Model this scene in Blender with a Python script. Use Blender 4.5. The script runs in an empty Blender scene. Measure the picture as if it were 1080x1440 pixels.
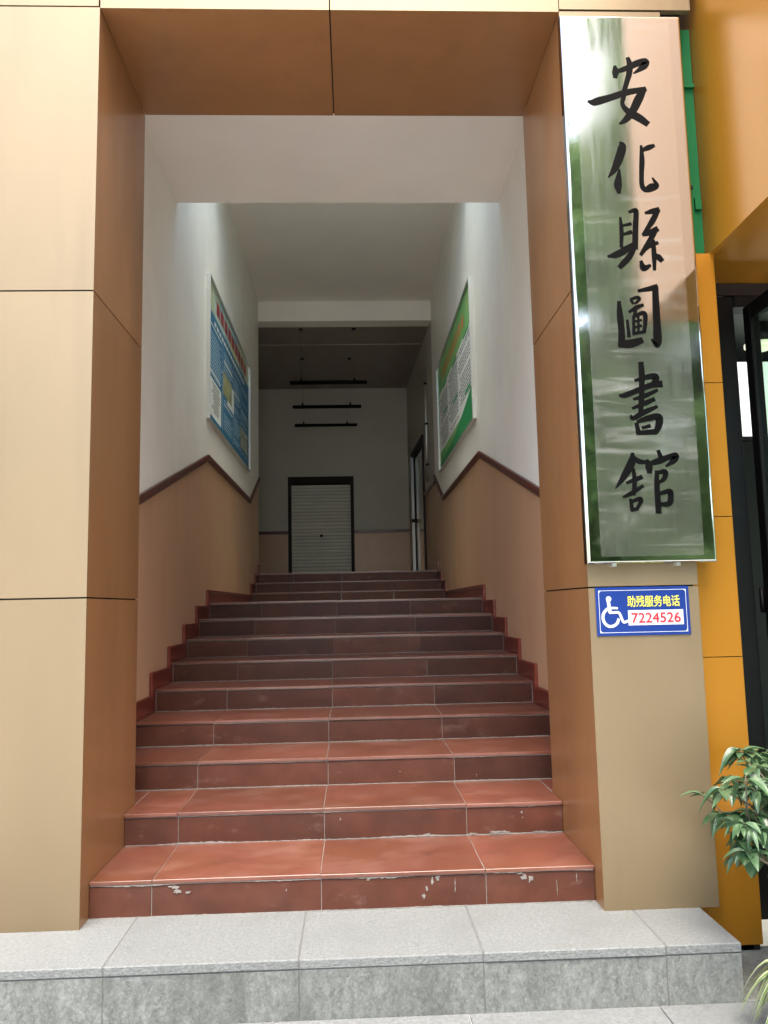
import bpy, bmesh, math, random
from mathutils import Vector, Matrix, Euler

random.seed(7)
sc = bpy.context.scene
COL = sc.collection
R = math.radians

# ------------------------------------------------------------------ camera
CAM_POS = Vector((0.0547, -3.4449, 1.2665))
YAW, PITCH, ROLL = 0.0402, 0.1179, -0.0211
fw = Vector((math.sin(YAW) * math.cos(PITCH), math.cos(YAW) * math.cos(PITCH), math.sin(PITCH)))
rt = Vector((math.cos(YAW), -math.sin(YAW), 0.0))
up = rt.cross(fw)
rt2 = rt * math.cos(ROLL) + up * math.sin(ROLL)
up2 = up * math.cos(ROLL) - rt * math.sin(ROLL)
cd = bpy.data.cameras.new('camera')
cd.sensor_fit = 'VERTICAL'
cd.sensor_height = 36.0
cd.sensor_width = 27.0
cd.lens = 1126.88 / 1440.0 * 36.0
cd.clip_start = 0.05
cd.clip_end = 2000.0
co = bpy.data.objects.new('camera', cd)
COL.objects.link(co)
M4 = Matrix(((rt2.x, up2.x, -fw.x, CAM_POS.x), (rt2.y, up2.y, -fw.y, CAM_POS.y),
             (rt2.z, up2.z, -fw.z, CAM_POS.z), (0, 0, 0, 1)))
co.matrix_world = M4
sc.camera = co

# ------------------------------------------------------------------ sky, sun, exposure
SUN_EL, SUN_AZ = R(66), R(180)
w = bpy.data.worlds.new('World')
sc.world = w
w.use_nodes = True
nt = w.node_tree
bg = nt.nodes['Background']
sky = nt.nodes.new('ShaderNodeTexSky')
sky.sky_type = 'NISHITA'
sky.sun_disc = False
sky.sun_elevation = SUN_EL
sky.sun_rotation = SUN_AZ
sky.air_density = 1.0
sky.dust_density = 4.0
sky.ozone_density = 0.6
nt.links.new(sky.outputs[0], bg.inputs['Color'])
bg.inputs['Strength'].default_value = 0.14
sd = bpy.data.lights.new('sun', 'SUN')
sd.energy = 0.7
sd.angle = R(40)
sd.color = (1.0, 0.95, 0.85)
so = bpy.data.objects.new('sun', sd)
COL.objects.link(so)
sdir = Vector((math.sin(SUN_AZ) * math.cos(SUN_EL), math.cos(SUN_AZ) * math.cos(SUN_EL), math.sin(SUN_EL)))
so.rotation_euler = sdir.to_track_quat('Z', 'Y').to_euler()
so.location = (-4, -12, 14)

sc.view_settings.view_transform = 'Standard'
sc.view_settings.look = 'None'
sc.view_settings.exposure = 2.7
sc.view_settings.gamma = 1.0
sc.view_settings.use_curve_mapping = False
sc.cycles.max_bounces = 9
sc.cycles.diffuse_bounces = 6
sc.cycles.glossy_bounces = 4
sc.cycles.sample_clamp_indirect = 6.0
sc.cycles.use_denoising = True

# ------------------------------------------------------------------ materials
def newmat(name):
    m = bpy.data.materials.new(name)
    m.use_nodes = True
    return m, m.node_tree, m.node_tree.nodes['Principled BSDF']

def mat(name, col, rough=0.5, metal=0.0, spec=0.5, var=0.0, vscale=4.0, stretch=(1, 1, 1), bump=0.0, bscale=60.0,
        rvar=0.0, objvar=0.0, speck=None, coat=0.0, huevar=None, ior=None, stains=()):
    m, t, b = newmat(name)
    N, L = t.nodes, t.links
    b.inputs['Base Color'].default_value = (*col, 1)
    b.inputs['Roughness'].default_value = rough
    b.inputs['Metallic'].default_value = metal
    b.inputs['Specular IOR Level'].default_value = spec
    if ior: b.inputs['IOR'].default_value = ior
    if coat:
        b.inputs['Coat Weight'].default_value = coat
        b.inputs['Coat Roughness'].default_value = 0.12
    tc = N.new('ShaderNodeTexCoord')
    geo = N.new('ShaderNodeNewGeometry')
    mp = N.new('ShaderNodeMapping')
    mp.inputs['Scale'].default_value = stretch
    L.new(geo.outputs['Position'], mp.inputs['Vector'])
    cur = None
    if var or objvar or speck or huevar or stains:
        rgb = N.new('ShaderNodeRGB')
        rgb.outputs[0].default_value = (*col, 1)
        cur = rgb.outputs[0]
        if huevar:
            nz = N.new('ShaderNodeTexNoise')
            nz.inputs['Scale'].default_value = vscale * 0.6
            nz.inputs['Detail'].default_value = 5
            L.new(mp.outputs[0], nz.inputs['Vector'])
            rp = N.new('ShaderNodeMapRange')
            rp.inputs['From Min'].default_value = 0.35
            rp.inputs['From Max'].default_value = 0.65
            L.new(nz.outputs[0], rp.inputs[0])
            mx = N.new('ShaderNodeMix')
            mx.data_type = 'RGBA'
            L.new(rp.outputs[0], mx.inputs['Factor'])
            L.new(cur, mx.inputs[6])
            mx.inputs[7].default_value = (*huevar, 1)
            cur = mx.outputs[2]
        if var:
            nz = N.new('ShaderNodeTexNoise')
            nz.inputs['Scale'].default_value = vscale
            nz.inputs['Detail'].default_value = 6
            nz.inputs['Roughness'].default_value = 0.62
            L.new(mp.outputs[0], nz.inputs['Vector'])
            rp = N.new('ShaderNodeMapRange')
            rp.inputs['From Min'].default_value = 0.25
            rp.inputs['From Max'].default_value = 0.75
            rp.inputs['To Min'].default_value = 1 - var
            rp.inputs['To Max'].default_value = 1 + var
            L.new(nz.outputs[0], rp.inputs[0])
            mx = N.new('ShaderNodeVectorMath')
            mx.operation = 'SCALE'
            L.new(cur, mx.inputs[0])
            L.new(rp.outputs[0], mx.inputs['Scale'])
            cur = mx.outputs[0]
        if speck:
            amt, scale, scol, thr = speck
            nz = N.new('ShaderNodeTexNoise')
            nz.inputs['Scale'].default_value = scale
            nz.inputs['Detail'].default_value = 3
            L.new(geo.outputs['Position'], nz.inputs['Vector'])
            rp = N.new('ShaderNodeMapRange')
            rp.inputs['From Min'].default_value = thr
            rp.inputs['From Max'].default_value = thr + 0.08
            rp.inputs['To Max'].default_value = amt
            L.new(nz.outputs[0], rp.inputs[0])
            mx = N.new('ShaderNodeMix')
            mx.data_type = 'RGBA'
            L.new(rp.outputs[0], mx.inputs['Factor'])
            L.new(cur, mx.inputs[6])
            mx.inputs[7].default_value = (*scol, 1)
            cur = mx.outputs[2]
        for amt, scale, scol, thr, soft, sst in stains:      # large soft-edged marks: dust, damp, wear
            m2 = N.new('ShaderNodeMapping')
            m2.inputs['Scale'].default_value = sst
            L.new(geo.outputs['Position'], m2.inputs['Vector'])
            nz = N.new('ShaderNodeTexNoise')
            nz.inputs['Scale'].default_value = scale
            nz.inputs['Detail'].default_value = 7
            nz.inputs['Roughness'].default_value = 0.6
            L.new(m2.outputs[0], nz.inputs['Vector'])
            rp = N.new('ShaderNodeMapRange')
            rp.inputs['From Min'].default_value = thr
            rp.inputs['From Max'].default_value = thr + soft
            rp.inputs['To Max'].default_value = amt
            L.new(nz.outputs[0], rp.inputs[0])
            mx = N.new('ShaderNodeMix')
            mx.data_type = 'RGBA'
            L.new(rp.outputs[0], mx.inputs['Factor'])
            L.new(cur, mx.inputs[6])
            mx.inputs[7].default_value = (*scol, 1)
            cur = mx.outputs[2]
        if objvar:
            oi = N.new('ShaderNodeObjectInfo')
            rp = N.new('ShaderNodeMapRange')
            rp.inputs['To Min'].default_value = 1 - objvar
            rp.inputs['To Max'].default_value = 1 + objvar
            L.new(oi.outputs['Random'], rp.inputs[0])
            mx = N.new('ShaderNodeVectorMath')
            mx.operation = 'SCALE'
            L.new(cur, mx.inputs[0])
            L.new(rp.outputs[0], mx.inputs['Scale'])
            cur = mx.outputs[0]
        L.new(cur, b.inputs['Base Color'])
    if rvar:
        nz = N.new('ShaderNodeTexNoise')
        nz.inputs['Scale'].default_value = vscale * 1.7
        nz.inputs['Detail'].default_value = 5
        L.new(mp.outputs[0], nz.inputs['Vector'])
        rp = N.new('ShaderNodeMapRange')
        rp.inputs['From Min'].default_value = 0.3
        rp.inputs['From Max'].default_value = 0.7
        rp.inputs['To Min'].default_value = max(0.02, rough - rvar)
        rp.inputs['To Max'].default_value = rough + rvar
        L.new(nz.outputs[0], rp.inputs[0])
        L.new(rp.outputs[0], b.inputs['Roughness'])
    if bump:
        nz = N.new('ShaderNodeTexNoise')
        nz.inputs['Scale'].default_value = bscale
        nz.inputs['Detail'].default_value = 6
        L.new(mp.outputs[0], nz.inputs['Vector'])
        bp = N.new('ShaderNodeBump')
        bp.inputs['Strength'].default_value = bump
        bp.inputs['Distance'].default_value = 0.01
        L.new(nz.outputs[0], bp.inputs['Height'])
        L.new(bp.outputs[0], b.inputs['Normal'])
    return m

M = {}
M['panel'] = mat('champagne aluminium panel', (0.196, 0.146, 0.083), rough=0.40, metal=0.5, var=0.075, vscale=1.3, stretch=(1, 1, 0.35), rvar=0.07, bump=0.07, bscale=1.8, objvar=0.05, stains=((0.35, 5, (0.15, 0.115, 0.068), 0.54, 0.2, (1, 1, 0.12)),))
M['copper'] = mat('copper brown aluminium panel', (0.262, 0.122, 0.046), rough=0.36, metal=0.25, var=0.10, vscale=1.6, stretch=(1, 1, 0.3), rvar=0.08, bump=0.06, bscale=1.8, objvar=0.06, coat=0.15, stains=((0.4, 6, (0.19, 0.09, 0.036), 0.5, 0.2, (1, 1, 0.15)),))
M['core'] = mat('dark seam backing', (0.008, 0.006, 0.004), rough=0.9)
M['orange'] = mat('orange aluminium panel', (0.37, 0.155, 0.011), rough=0.34, metal=0.45, coat=0.08, var=0.04, vscale=1.5, bump=0.01, bscale=5, objvar=0.03)
M['green'] = mat('green painted board', (0.003, 0.10, 0.026), rough=0.6, spec=0.2, var=0.1, vscale=8)
M['white'] = mat('white wall paint', (0.83, 0.81, 0.735), rough=0.5, var=0.05, vscale=1.6, bump=0.05, bscale=35, huevar=(0.80, 0.77, 0.69), stains=((0.35, 1.6, (0.66, 0.62, 0.53), 0.52, 0.22, (1, 1, 0.5)), (0.35, 9, (0.60, 0.56, 0.47), 0.64, 0.1, (1, 1, 0.3))))
M['rearshaded'] = mat('shaded wall paint', (0.46, 0.43, 0.35), rough=0.6, var=0.06, vscale=1.5)  # white paint greyed down, the rear hall's dimness put into the colour
M['rearceil'] = mat('brown rear ceiling', (0.28, 0.235, 0.19), rough=0.7, var=0.1)  # even brown, darker than the stair hall ceiling
M['ceil'] = mat('ceiling paint', (0.84, 0.80, 0.72), rough=0.7, var=0.05, vscale=1.2, bump=0.05, bscale=30)
M['dado'] = mat('tan oil paint', (0.52, 0.315, 0.185), rough=0.34, var=0.06, vscale=2.5, stretch=(1, 1, 0.3), stains=((0.4, 4, (0.42, 0.235, 0.13), 0.5, 0.2, (1, 1, 0.35)), (0.3, 22, (0.60, 0.42, 0.28), 0.63, 0.08, (1, 1, 0.4))))
M['rail'] = mat('dark red varnished wood', (0.085, 0.02, 0.014), rough=0.3, var=0.25, vscale=10, stretch=(1, .2, 1))
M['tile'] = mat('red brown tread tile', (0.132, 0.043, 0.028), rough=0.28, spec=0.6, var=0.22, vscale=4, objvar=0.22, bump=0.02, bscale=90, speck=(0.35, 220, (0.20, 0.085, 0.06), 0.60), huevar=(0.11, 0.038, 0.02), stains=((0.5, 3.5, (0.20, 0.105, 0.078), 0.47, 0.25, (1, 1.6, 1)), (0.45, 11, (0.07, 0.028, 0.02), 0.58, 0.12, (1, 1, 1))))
M['riser'] = mat('red brown riser tile', (0.070, 0.0235, 0.014), rough=0.40, spec=0.16, var=0.3, vscale=5, objvar=0.25, bump=0.02, bscale=90, huevar=(0.06, 0.024, 0.016), stains=((0.55, 6, (0.045, 0.019, 0.013), 0.48, 0.2, (0.5, 1, 1.5)), (0.5, 9, (0.15, 0.09, 0.07), 0.60, 0.14, (0.7, 1, 1.2))))  # tread tile darkened: shade of the upright faces is in the colour
M['skirt'] = mat('oxblood skirting tile', (0.15, 0.026, 0.016), rough=0.25, var=0.2, vscale=6, objvar=0.12)
M['drip'] = mat('dried cement', (0.17, 0.15, 0.13), rough=0.9, var=0.4, vscale=60)
M['mortar'] = mat('pale mortar', (0.19, 0.175, 0.155), rough=0.9, var=0.25, vscale=40, bump=0.4, bscale=120)
M['granite'] = mat('flamed grey granite', (0.136, 0.143, 0.138), rough=0.85, var=0.28, vscale=75, objvar=0.05, bump=0.5, bscale=110, speck=(0.4, 170, (0.095, 0.10, 0.095), 0.57), huevar=(0.130, 0.137, 0.130), stains=((0.55, 3.0, (0.105, 0.112, 0.105), 0.48, 0.22, (1, 1, 1)), (0.5, 14, (0.085, 0.088, 0.08), 0.62, 0.1, (1, 1, 1))))
M['granite_face'] = mat('stained grey granite', (0.105, 0.111, 0.101), rough=0.85, var=0.36, vscale=48, stretch=(1, 1, 0.55), objvar=0.1, bump=0.5, bscale=90, speck=(0.5, 120, (0.18, 0.19, 0.18), 0.55), huevar=(0.135, 0.143, 0.13), stains=((0.6, 7, (0.062, 0.068, 0.058), 0.5, 0.18, (1, 1, 0.25)), (0.5, 5, (0.17, 0.178, 0.17), 0.56, 0.15, (1, 1, 0.6))))
M['steel_mirror'] = mat('polished stainless steel', (0.50, 0.51, 0.48), rough=0.06, metal=1.0, bump=0.02, bscale=9)
M['black'] = mat('black ink enamel', (0.0012, 0.0012, 0.0011), rough=0.55, spec=0.06)
M['blackmetal'] = mat('black powder coated metal', (0.003, 0.003, 0.003), rough=0.42, spec=0.2)
M['blue'] = mat('blue printed plate', (0.004, 0.022, 0.14), rough=0.3, var=0.05, vscale=6)
M['printwhite'] = mat('white print', (0.42, 0.43, 0.44), rough=0.4)
M['yellow'] = mat('yellow print', (0.45, 0.43, 0.06), rough=0.4)
M['red'] = mat('red print', (0.34, 0.012, 0.02), rough=0.4)
M['dullsteel'] = mat('dull steel', (0.30, 0.30, 0.29), rough=0.4, metal=0.8)
M['alu'] = mat('brushed aluminium', (0.72, 0.72, 0.71), rough=0.3, metal=0.9)
M['shutter'] = mat('grey green shutter slat', (0.62, 0.60, 0.49), rough=0.45, var=0.06, vscale=5, objvar=0.04)
M['darkframe'] = mat('dark brown frame', (0.016, 0.010, 0.007), rough=0.6, spec=0.2)
M['conc'] = mat('concrete', (0.30, 0.29, 0.27), rough=0.9, var=0.1)
M['ground'] = mat('pale stone paving', (0.55, 0.555, 0.54), rough=0.85, var=0.16, vscale=3, bump=0.3, bscale=120, speck=(0.4, 200, (0.17, 0.17, 0.17), 0.6))
M['bark'] = mat('bark', (0.10, 0.075, 0.05), rough=0.9, var=0.3, vscale=12, stretch=(1, 1, 0.2), bump=0.5, bscale=30)
M['ceramic'] = mat('white glazed ceramic', (0.42, 0.43, 0.43), rough=0.12)
M['planter'] = mat('beige planter', (0.28, 0.25, 0.19), rough=0.5, var=0.06)
M['soil'] = mat('soil', (0.04, 0.028, 0.02), rough=0.95, bump=0.6, bscale=60)
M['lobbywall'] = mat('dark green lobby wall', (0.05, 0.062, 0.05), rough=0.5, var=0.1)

def leafmat(name, col, col2, rough=0.35, trans=0.25):
    m, t, b = newmat(name)
    N, L = t.nodes, t.links
    oi = N.new('ShaderNodeObjectInfo')
    geo = N.new('ShaderNodeNewGeometry')
    nz = N.new('ShaderNodeTexNoise')
    nz.inputs['Scale'].default_value = 9
    L.new(geo.outputs['Position'], nz.inputs['Vector'])
    ad = N.new('ShaderNodeMath')
    ad.operation = 'ADD'
    L.new(oi.outputs['Random'], ad.inputs[0])
    L.new(nz.outputs[0], ad.inputs[1])
    rp = N.new('ShaderNodeMapRange')
    rp.inputs['From Min'].default_value = 0.4
    rp.inputs['From Max'].default_value = 1.4
    L.new(ad.outputs[0], rp.inputs[0])
    mx = N.new('ShaderNodeMix')
    mx.data_type = 'RGBA'
    L.new(rp.outputs[0], mx.inputs['Factor'])
    mx.inputs[6].default_value = (*col, 1)
    mx.inputs[7].default_value = (*col2, 1)
    L.new(mx.outputs[2], b.inputs['Base Color'])
    b.inputs['Roughness'].default_value = rough
    tr = N.new('ShaderNodeBsdfTranslucent')
    L.new(mx.outputs[2], tr.inputs['Color'])
    ms = N.new('ShaderNodeMixShader')
    ms.inputs[0].default_value = trans
    L.new(b.outputs[0], ms.inputs[1])
    L.new(tr.outputs[0], ms.inputs[2])
    L.new(ms.outputs[0], N['Material Output'].inputs['Surface'])
    return m

M['leaf'] = leafmat('glossy grey green leaf', (0.022, 0.062, 0.022), (0.085, 0.15, 0.07), rough=0.30, trans=0.2)
M['treeleaf'] = leafmat('tree leaf', (0.14, 0.24, 0.07), (0.30, 0.42, 0.16), rough=0.45, trans=0.45)
M['paleleaf'] = leafmat('pale striped leaf', (0.21, 0.25, 0.12), (0.31, 0.33, 0.21), rough=0.4, trans=0.2)
M['greenleaf'] = leafmat('mid green leaf', (0.07, 0.13, 0.035), (0.1, 0.17, 0.05), rough=0.4, trans=0.2)

def emis(name, col, s):
    m, t, b = newmat(name)
    b.inputs['Base Color'].default_value = (*col, 1)
    b.inputs['Emission Color'].default_value = (*col, 1)
    b.inputs['Emission Strength'].default_value = s
    return m
M['lightbox'] = emis('lit white screen', (0.93, 1.0, 0.94), 0.14)
M['lamp'] = emis('lit warm lamp', (1.0, 0.95, 0.7), 0.16)

def glass(name, tint=(1, 1, 1), refl=1.0):
    m, t, b = newmat(name)
    N, L = t.nodes, t.links
    tr = N.new('ShaderNodeBsdfTransparent')
    tr.inputs['Color'].default_value = (*tint, 1)
    gl = N.new('ShaderNodeBsdfGlossy')
    gl.inputs['Roughness'].default_value = 0.02
    fr = N.new('ShaderNodeFresnel')
    fr.inputs['IOR'].default_value = 1.5
    ms = N.new('ShaderNodeMixShader')
    gi = N.new('ShaderNodeNewGeometry')
    iv = N.new('ShaderNodeMath'); iv.operation = 'SUBTRACT'; iv.inputs[0].default_value = 1.0
    L.new(gi.outputs['Backfacing'], iv.inputs[1])
    mu = N.new('ShaderNodeMath'); mu.operation = 'MULTIPLY'
    L.new(fr.outputs[0], mu.inputs[0]); L.new(iv.outputs[0], mu.inputs[1])
    L.new(mu.outputs[0], ms.inputs[0])
    L.new(tr.outputs[0], ms.inputs[1])
    L.new(gl.outputs[0], ms.inputs[2])
    L.new(ms.outputs[0], N['Material Output'].inputs['Surface'])
    return m
M['glass'] = glass('clear glass', (0.85, 0.9, 0.87))
M['darkglass'] = glass('tinted door glass', (0.75, 0.85, 0.78))

def brushed():
    """stainless face dulled by a scuffed protective film: wiped swirls, fine vertical streaks"""
    m, t, b = newmat('film covered brushed steel')
    N, L = t.nodes, t.links
    geo = N.new('ShaderNodeNewGeometry')
    b.inputs['Metallic'].default_value = 1.0
    def noise(scale, st, det=6):
        mp = N.new('ShaderNodeMapping')
        mp.inputs['Scale'].default_value = st
        L.new(geo.outputs['Position'], mp.inputs['Vector'])
        nz = N.new('ShaderNodeTexNoise')
        nz.inputs['Scale'].default_value = scale
        nz.inputs['Detail'].default_value = det
        nz.inputs['Roughness'].default_value = 0.65
        L.new(mp.outputs[0], nz.inputs['Vector'])
        return nz.outputs[0]
    streak = noise(34, (1, 1, 0.06))
    mp = N.new('ShaderNodeMapping')
    mp.inputs['Rotation'].default_value = (0, R(-18), 0)
    mp.inputs['Scale'].default_value = (0.45, 1, 3.2)
    L.new(geo.outputs['Position'], mp.inputs['Vector'])
    wipe_n = N.new('ShaderNodeTexNoise')
    wipe_n.inputs['Scale'].default_value = 5
    wipe_n.inputs['Detail'].default_value = 8
    wipe_n.inputs['Distortion'].default_value = 1.1
    L.new(mp.outputs[0], wipe_n.inputs['Vector'])
    big = noise(2.2, (1, 1, 0.6), 3)
    mul = N.new('ShaderNodeMath'); mul.operation = 'MULTIPLY'
    rp0 = N.new('ShaderNodeMapRange'); rp0.inputs['From Min'].default_value = 0.50; rp0.inputs['From Max'].default_value = 0.74
    L.new(wipe_n.outputs[0], rp0.inputs[0])
    rpb = N.new('ShaderNodeMapRange'); rpb.inputs['From Min'].default_value = 0.38; rpb.inputs['From Max'].default_value = 0.62
    L.new(big, rpb.inputs[0])
    L.new(rp0.outputs[0], mul.inputs[0]); L.new(rpb.outputs[0], mul.inputs[1])
    rr = N.new('ShaderNodeMapRange')
    rr.inputs['From Min'].default_value = 0.3; rr.inputs['From Max'].default_value = 0.7
    rr.inputs['To Min'].default_value = 0.06; rr.inputs['To Max'].default_value = 0.16
    L.new(streak, rr.inputs[0]); L.new(rr.outputs[0], b.inputs['Roughness'])
    b.inputs['Base Color'].default_value = (0.53, 0.515, 0.455, 1)
    df = N.new('ShaderNodeBsdfDiffuse')
    df.inputs['Color'].default_value = (0.34, 0.34, 0.31, 1)
    fac = N.new('ShaderNodeMapRange')
    fac.inputs['To Min'].default_value = 0.07; fac.inputs['To Max'].default_value = 0.36
    L.new(mul.outputs[0], fac.inputs[0])
    ms = N.new('ShaderNodeMixShader')
    L.new(fac.outputs[0], ms.inputs[0])
    L.new(b.outputs[0], ms.inputs[1]); L.new(df.outputs[0], ms.inputs[2])
    L.new(ms.outputs[0], N['Material Output'].inputs['Surface'])
    return m
M['brushed'] = brushed()

# ------------------------------------------------------------------ helpers
def link(name, me, m, parent=None, loc=(0, 0, 0), rot=(0, 0, 0), kind=None):
    o = bpy.data.objects.new(name, me)
    COL.objects.link(o)
    if m is not None and not me.materials:
        me.materials.append(M[m] if isinstance(m, str) else m)
    o.location = loc
    o.rotation_euler = rot
    o.parent = parent
    if kind:
        o['kind'] = kind
    return o

def tag(o, label=None, cat=None, group=None, kind=None):
    if label: o['label'] = label
    if cat: o['category'] = cat
    if group: o['group'] = group
    if kind: o['kind'] = kind
    return o

def empty(name, label, cat, loc=(0, 0, 0), group=None):
    o = bpy.data.objects.new(name, None)
    COL.objects.link(o)
    o.location = loc
    o.empty_display_size = 0.1
    return tag(o, label, cat, group)

def bm_mesh(bm, name='mesh', smooth=False):
    bmesh.ops.recalc_face_normals(bm, faces=bm.faces)
    me = bpy.data.meshes.new(name)
    bm.to_mesh(me)
    bm.free()
    if smooth:
        for p in me.polygons:
            p.use_smooth = True
    return me

def add_box(bm, x0, x1, y0, y1, z0, z1):
    vs = [bm.verts.new(c) for c in ((x0, y0, z0), (x1, y0, z0), (x1, y1, z0), (x0, y1, z0),
                                    (x0, y0, z1), (x1, y0, z1), (x1, y1, z1), (x0, y1, z1))]
    for f in ((0, 1, 2, 3), (4, 5, 6, 7), (0, 1, 5, 4), (1, 2, 6, 5), (2, 3, 7, 6), (3, 0, 4, 7)):
        bm.faces.new([vs[i] for i in f])

def box_me(x0, x1, y0, y1, z0, z1, bev=0.0):
    bm = bmesh.new()
    add_box(bm, x0, x1, y0, y1, z0, z1)
    if bev:
        bmesh.ops.recalc_face_normals(bm, faces=bm.faces)
        bmesh.ops.bevel(bm, geom=list(bm.edges), offset=bev, segments=1, affect='EDGES')
    return bm_mesh(bm)

def box(name, b, m, parent=None, bev=0.0, kind=None):
    return link(name, box_me(*b, bev=bev), m, parent, kind=kind)

_cache = {}
def tilebox(name, dims, m, parent, loc, rot=(0, 0, 0), bev=0.0015):
    """a chamfered slab centred on its own origin; alike slabs share one mesh"""
    k = (tuple(round(d, 3) for d in dims), m, bev)
    if k not in _cache:
        a, b_, c = [d / 2 for d in k[0]]
        me = box_me(-a, a, -b_, b_, -c, c, bev)
        me.materials.append(M[m])
        _cache[k] = me
    return link(name, _cache[k], None, parent, loc, rot)

def prism(name, poly, axis, a0, a1, m, parent=None, kind=None, bev=0.0):
    """extrude a 2D polygon along an axis; poly coordinates are the two other axes in order"""
    bm = bmesh.new()
    def P(p, a):
        return {'x': (a, p[0], p[1]), 'y': (p[0], a, p[1]), 'z': (p[0], p[1], a)}[axis]
    lo = [bm.verts.new(P(p, a0)) for p in poly]
    hi = [bm.verts.new(P(p, a1)) for p in poly]
    bm.faces.new(lo)
    bm.faces.new(hi)
    n = len(poly)
    for i in range(n):
        bm.faces.new((lo[i], lo[(i + 1) % n], hi[(i + 1) % n], hi[i]))
    if bev:
        bmesh.ops.recalc_face_normals(bm, faces=bm.faces)
        bmesh.ops.bevel(bm, geom=[e for e in bm.edges], offset=bev, segments=2, affect='EDGES')
    return link(name, bm_mesh(bm), m, parent, kind=kind)

def add_tube(bm, pts, rads, seg=8, cap=True):
    rings = []
    for i, p in enumerate(pts):
        p = Vector(p)
        d = (Vector(pts[min(i + 1, len(pts) - 1)]) - Vector(pts[max(i - 1, 0)])).normalized()
        a = d.orthogonal().normalized()
        if abs(d.z) < 0.95:
            a = d.cross(Vector((0, 0, 1))).normalized()
        b = d.cross(a)
        r = rads[i] if hasattr(rads, '__len__') else rads
        rings.append([bm.verts.new(p + a * r * math.cos(2 * math.pi * k / seg) + b * r * math.sin(2 * math.pi * k / seg)) for k in range(seg)])
    for q, s in zip(rings, rings[1:]):
        for k in range(seg):
            bm.faces.new((q[k], q[(k + 1) % seg], s[(k + 1) % seg], s[k]))
    if cap:
        bm.faces.new(rings[0])
        bm.faces.new(rings[-1])

def tube(name, pts, rads, m, parent=None, seg=10):
    bm = bmesh.new()
    add_tube(bm, pts, rads, seg)
    return link(name, bm_mesh(bm, smooth=True), m, parent)

def lathe_me(prof, seg=28):
    bm = bmesh.new()
    rings = [[bm.verts.new((r * math.cos(2 * math.pi * k / seg), r * math.sin(2 * math.pi * k / seg), z)) for k in range(seg)] for r, z in prof]
    for q, s in zip(rings, rings[1:]):
        for k in range(seg):
            bm.faces.new((q[k], q[(k + 1) % seg], s[(k + 1) % seg], s[k]))
    bm.faces.new(rings[0])
    bm.faces.new(rings[-1])
    return bm_mesh(bm, smooth=True)

def catmull(pts, n=6):
    out = []
    P = [pts[0]] + list(pts) + [pts[-1]]
    for i in range(1, len(P) - 2):
        p0, p1, p2, p3 = [Vector(q) for q in P[i - 1:i + 3]]
        for k in range(n):
            t = k / n
            out.append(0.5 * ((2 * p1) + (p2 - p0) * t + (2 * p0 - 5 * p1 + 4 * p2 - p3) * t * t + (3 * p1 - p0 - 3 * p2 + p3) * t ** 3))
    out.append(Vector(P[-2]))
    return out

def add_stroke(bm, st, yfront, yback, n=5):
    """brush stroke on an XZ plane: points (x, z, half width)"""
    c = catmull([(a, b, h) for a, b, h in st], n)
    L_, R_ = [], []
    for i, p in enumerate(c):
        d = (c[min(i + 1, len(c) - 1)] - c[max(i - 1, 0)])
        d = Vector((d.x, d.y))
        if d.length < 1e-6:
            d = Vector((1, 0))
        d.normalize()
        nrm = Vector((-d.y, d.x))
        h = max(p.z, 0.0008)
        ext = d * (-h * 0.5 if i == 0 else (h * 0.5 if i == len(c) - 1 else 0))
        L_.append((p.x + nrm.x * h + (ext.x if i else ext.x), p.y + nrm.y * h + ext.y))
        R_.append((p.x - nrm.x * h + ext.x, p.y - nrm.y * h + ext.y))
    fl = [bm.verts.new((x, yfront, z)) for x, z in L_]
    fr = [bm.verts.new((x, yfront, z)) for x, z in R_]
    bl = [bm.verts.new((x, yback, z)) for x, z in L_]
    br = [bm.verts.new((x, yback, z)) for x, z in R_]
    for i in range(len(c) - 1):
        bm.faces.new((fl[i], fl[i + 1], fr[i + 1], fr[i]))
        bm.faces.new((fl[i], fl[i + 1], bl[i + 1], bl[i]))
        bm.faces.new((fr[i], fr[i + 1], br[i + 1], br[i]))
    bm.faces.new((fl[0], fr[0], br[0], bl[0]))
    bm.faces.new((fl[-1], fr[-1], br[-1], bl[-1]))

def text_obj(name, s, size, x, z, y, m, parent, bold=0.0, width=None, height=None):
    """lettering standing on an XZ plane facing -Y, left bottom corner of its ink at x, z"""
    cu = bpy.data.curves.new('txt', 'FONT')
    cu.body = s
    cu.size = size
    cu.extrude = 0.0006
    t = bpy.data.objects.new('txt', cu)
    COL.objects.link(t)
    bpy.context.view_layer.update()
    me = bpy.data.meshes.new_from_object(t)
    if bold:   # thicken by overlaying shifted copies, each a hair proud of the last
        bm = bmesh.new()
        for q, (dx, dy) in enumerate(((0, 0), (bold, 0), (-bold, 0), (0, bold), (0, -bold))):
            n0 = len(bm.verts)
            bm.from_mesh(me)
            bm.verts.ensure_lookup_table()
            for v in bm.verts[n0:]:
                v.co.x += dx
                v.co.y += dy
                v.co.z += 0.00008 * q
        bm.to_mesh(me)
        bm.free()
    bpy.data.objects.remove(t)
    xs = [v.co.x for v in me.vertices]
    ys = [v.co.y for v in me.vertices]
    x0, x1, y0, y1 = min(xs), max(xs), min(ys), max(ys)
    fx = width / (x1 - x0) if width else 1
    fy = height / (y1 - y0) if height else fx
    for v in me.vertices:
        a, b, c = v.co
        v.co = ((a - x0) * fx, -c, (b - y0) * fy)
    return link(name, me, m, parent, (x, y, z))

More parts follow.
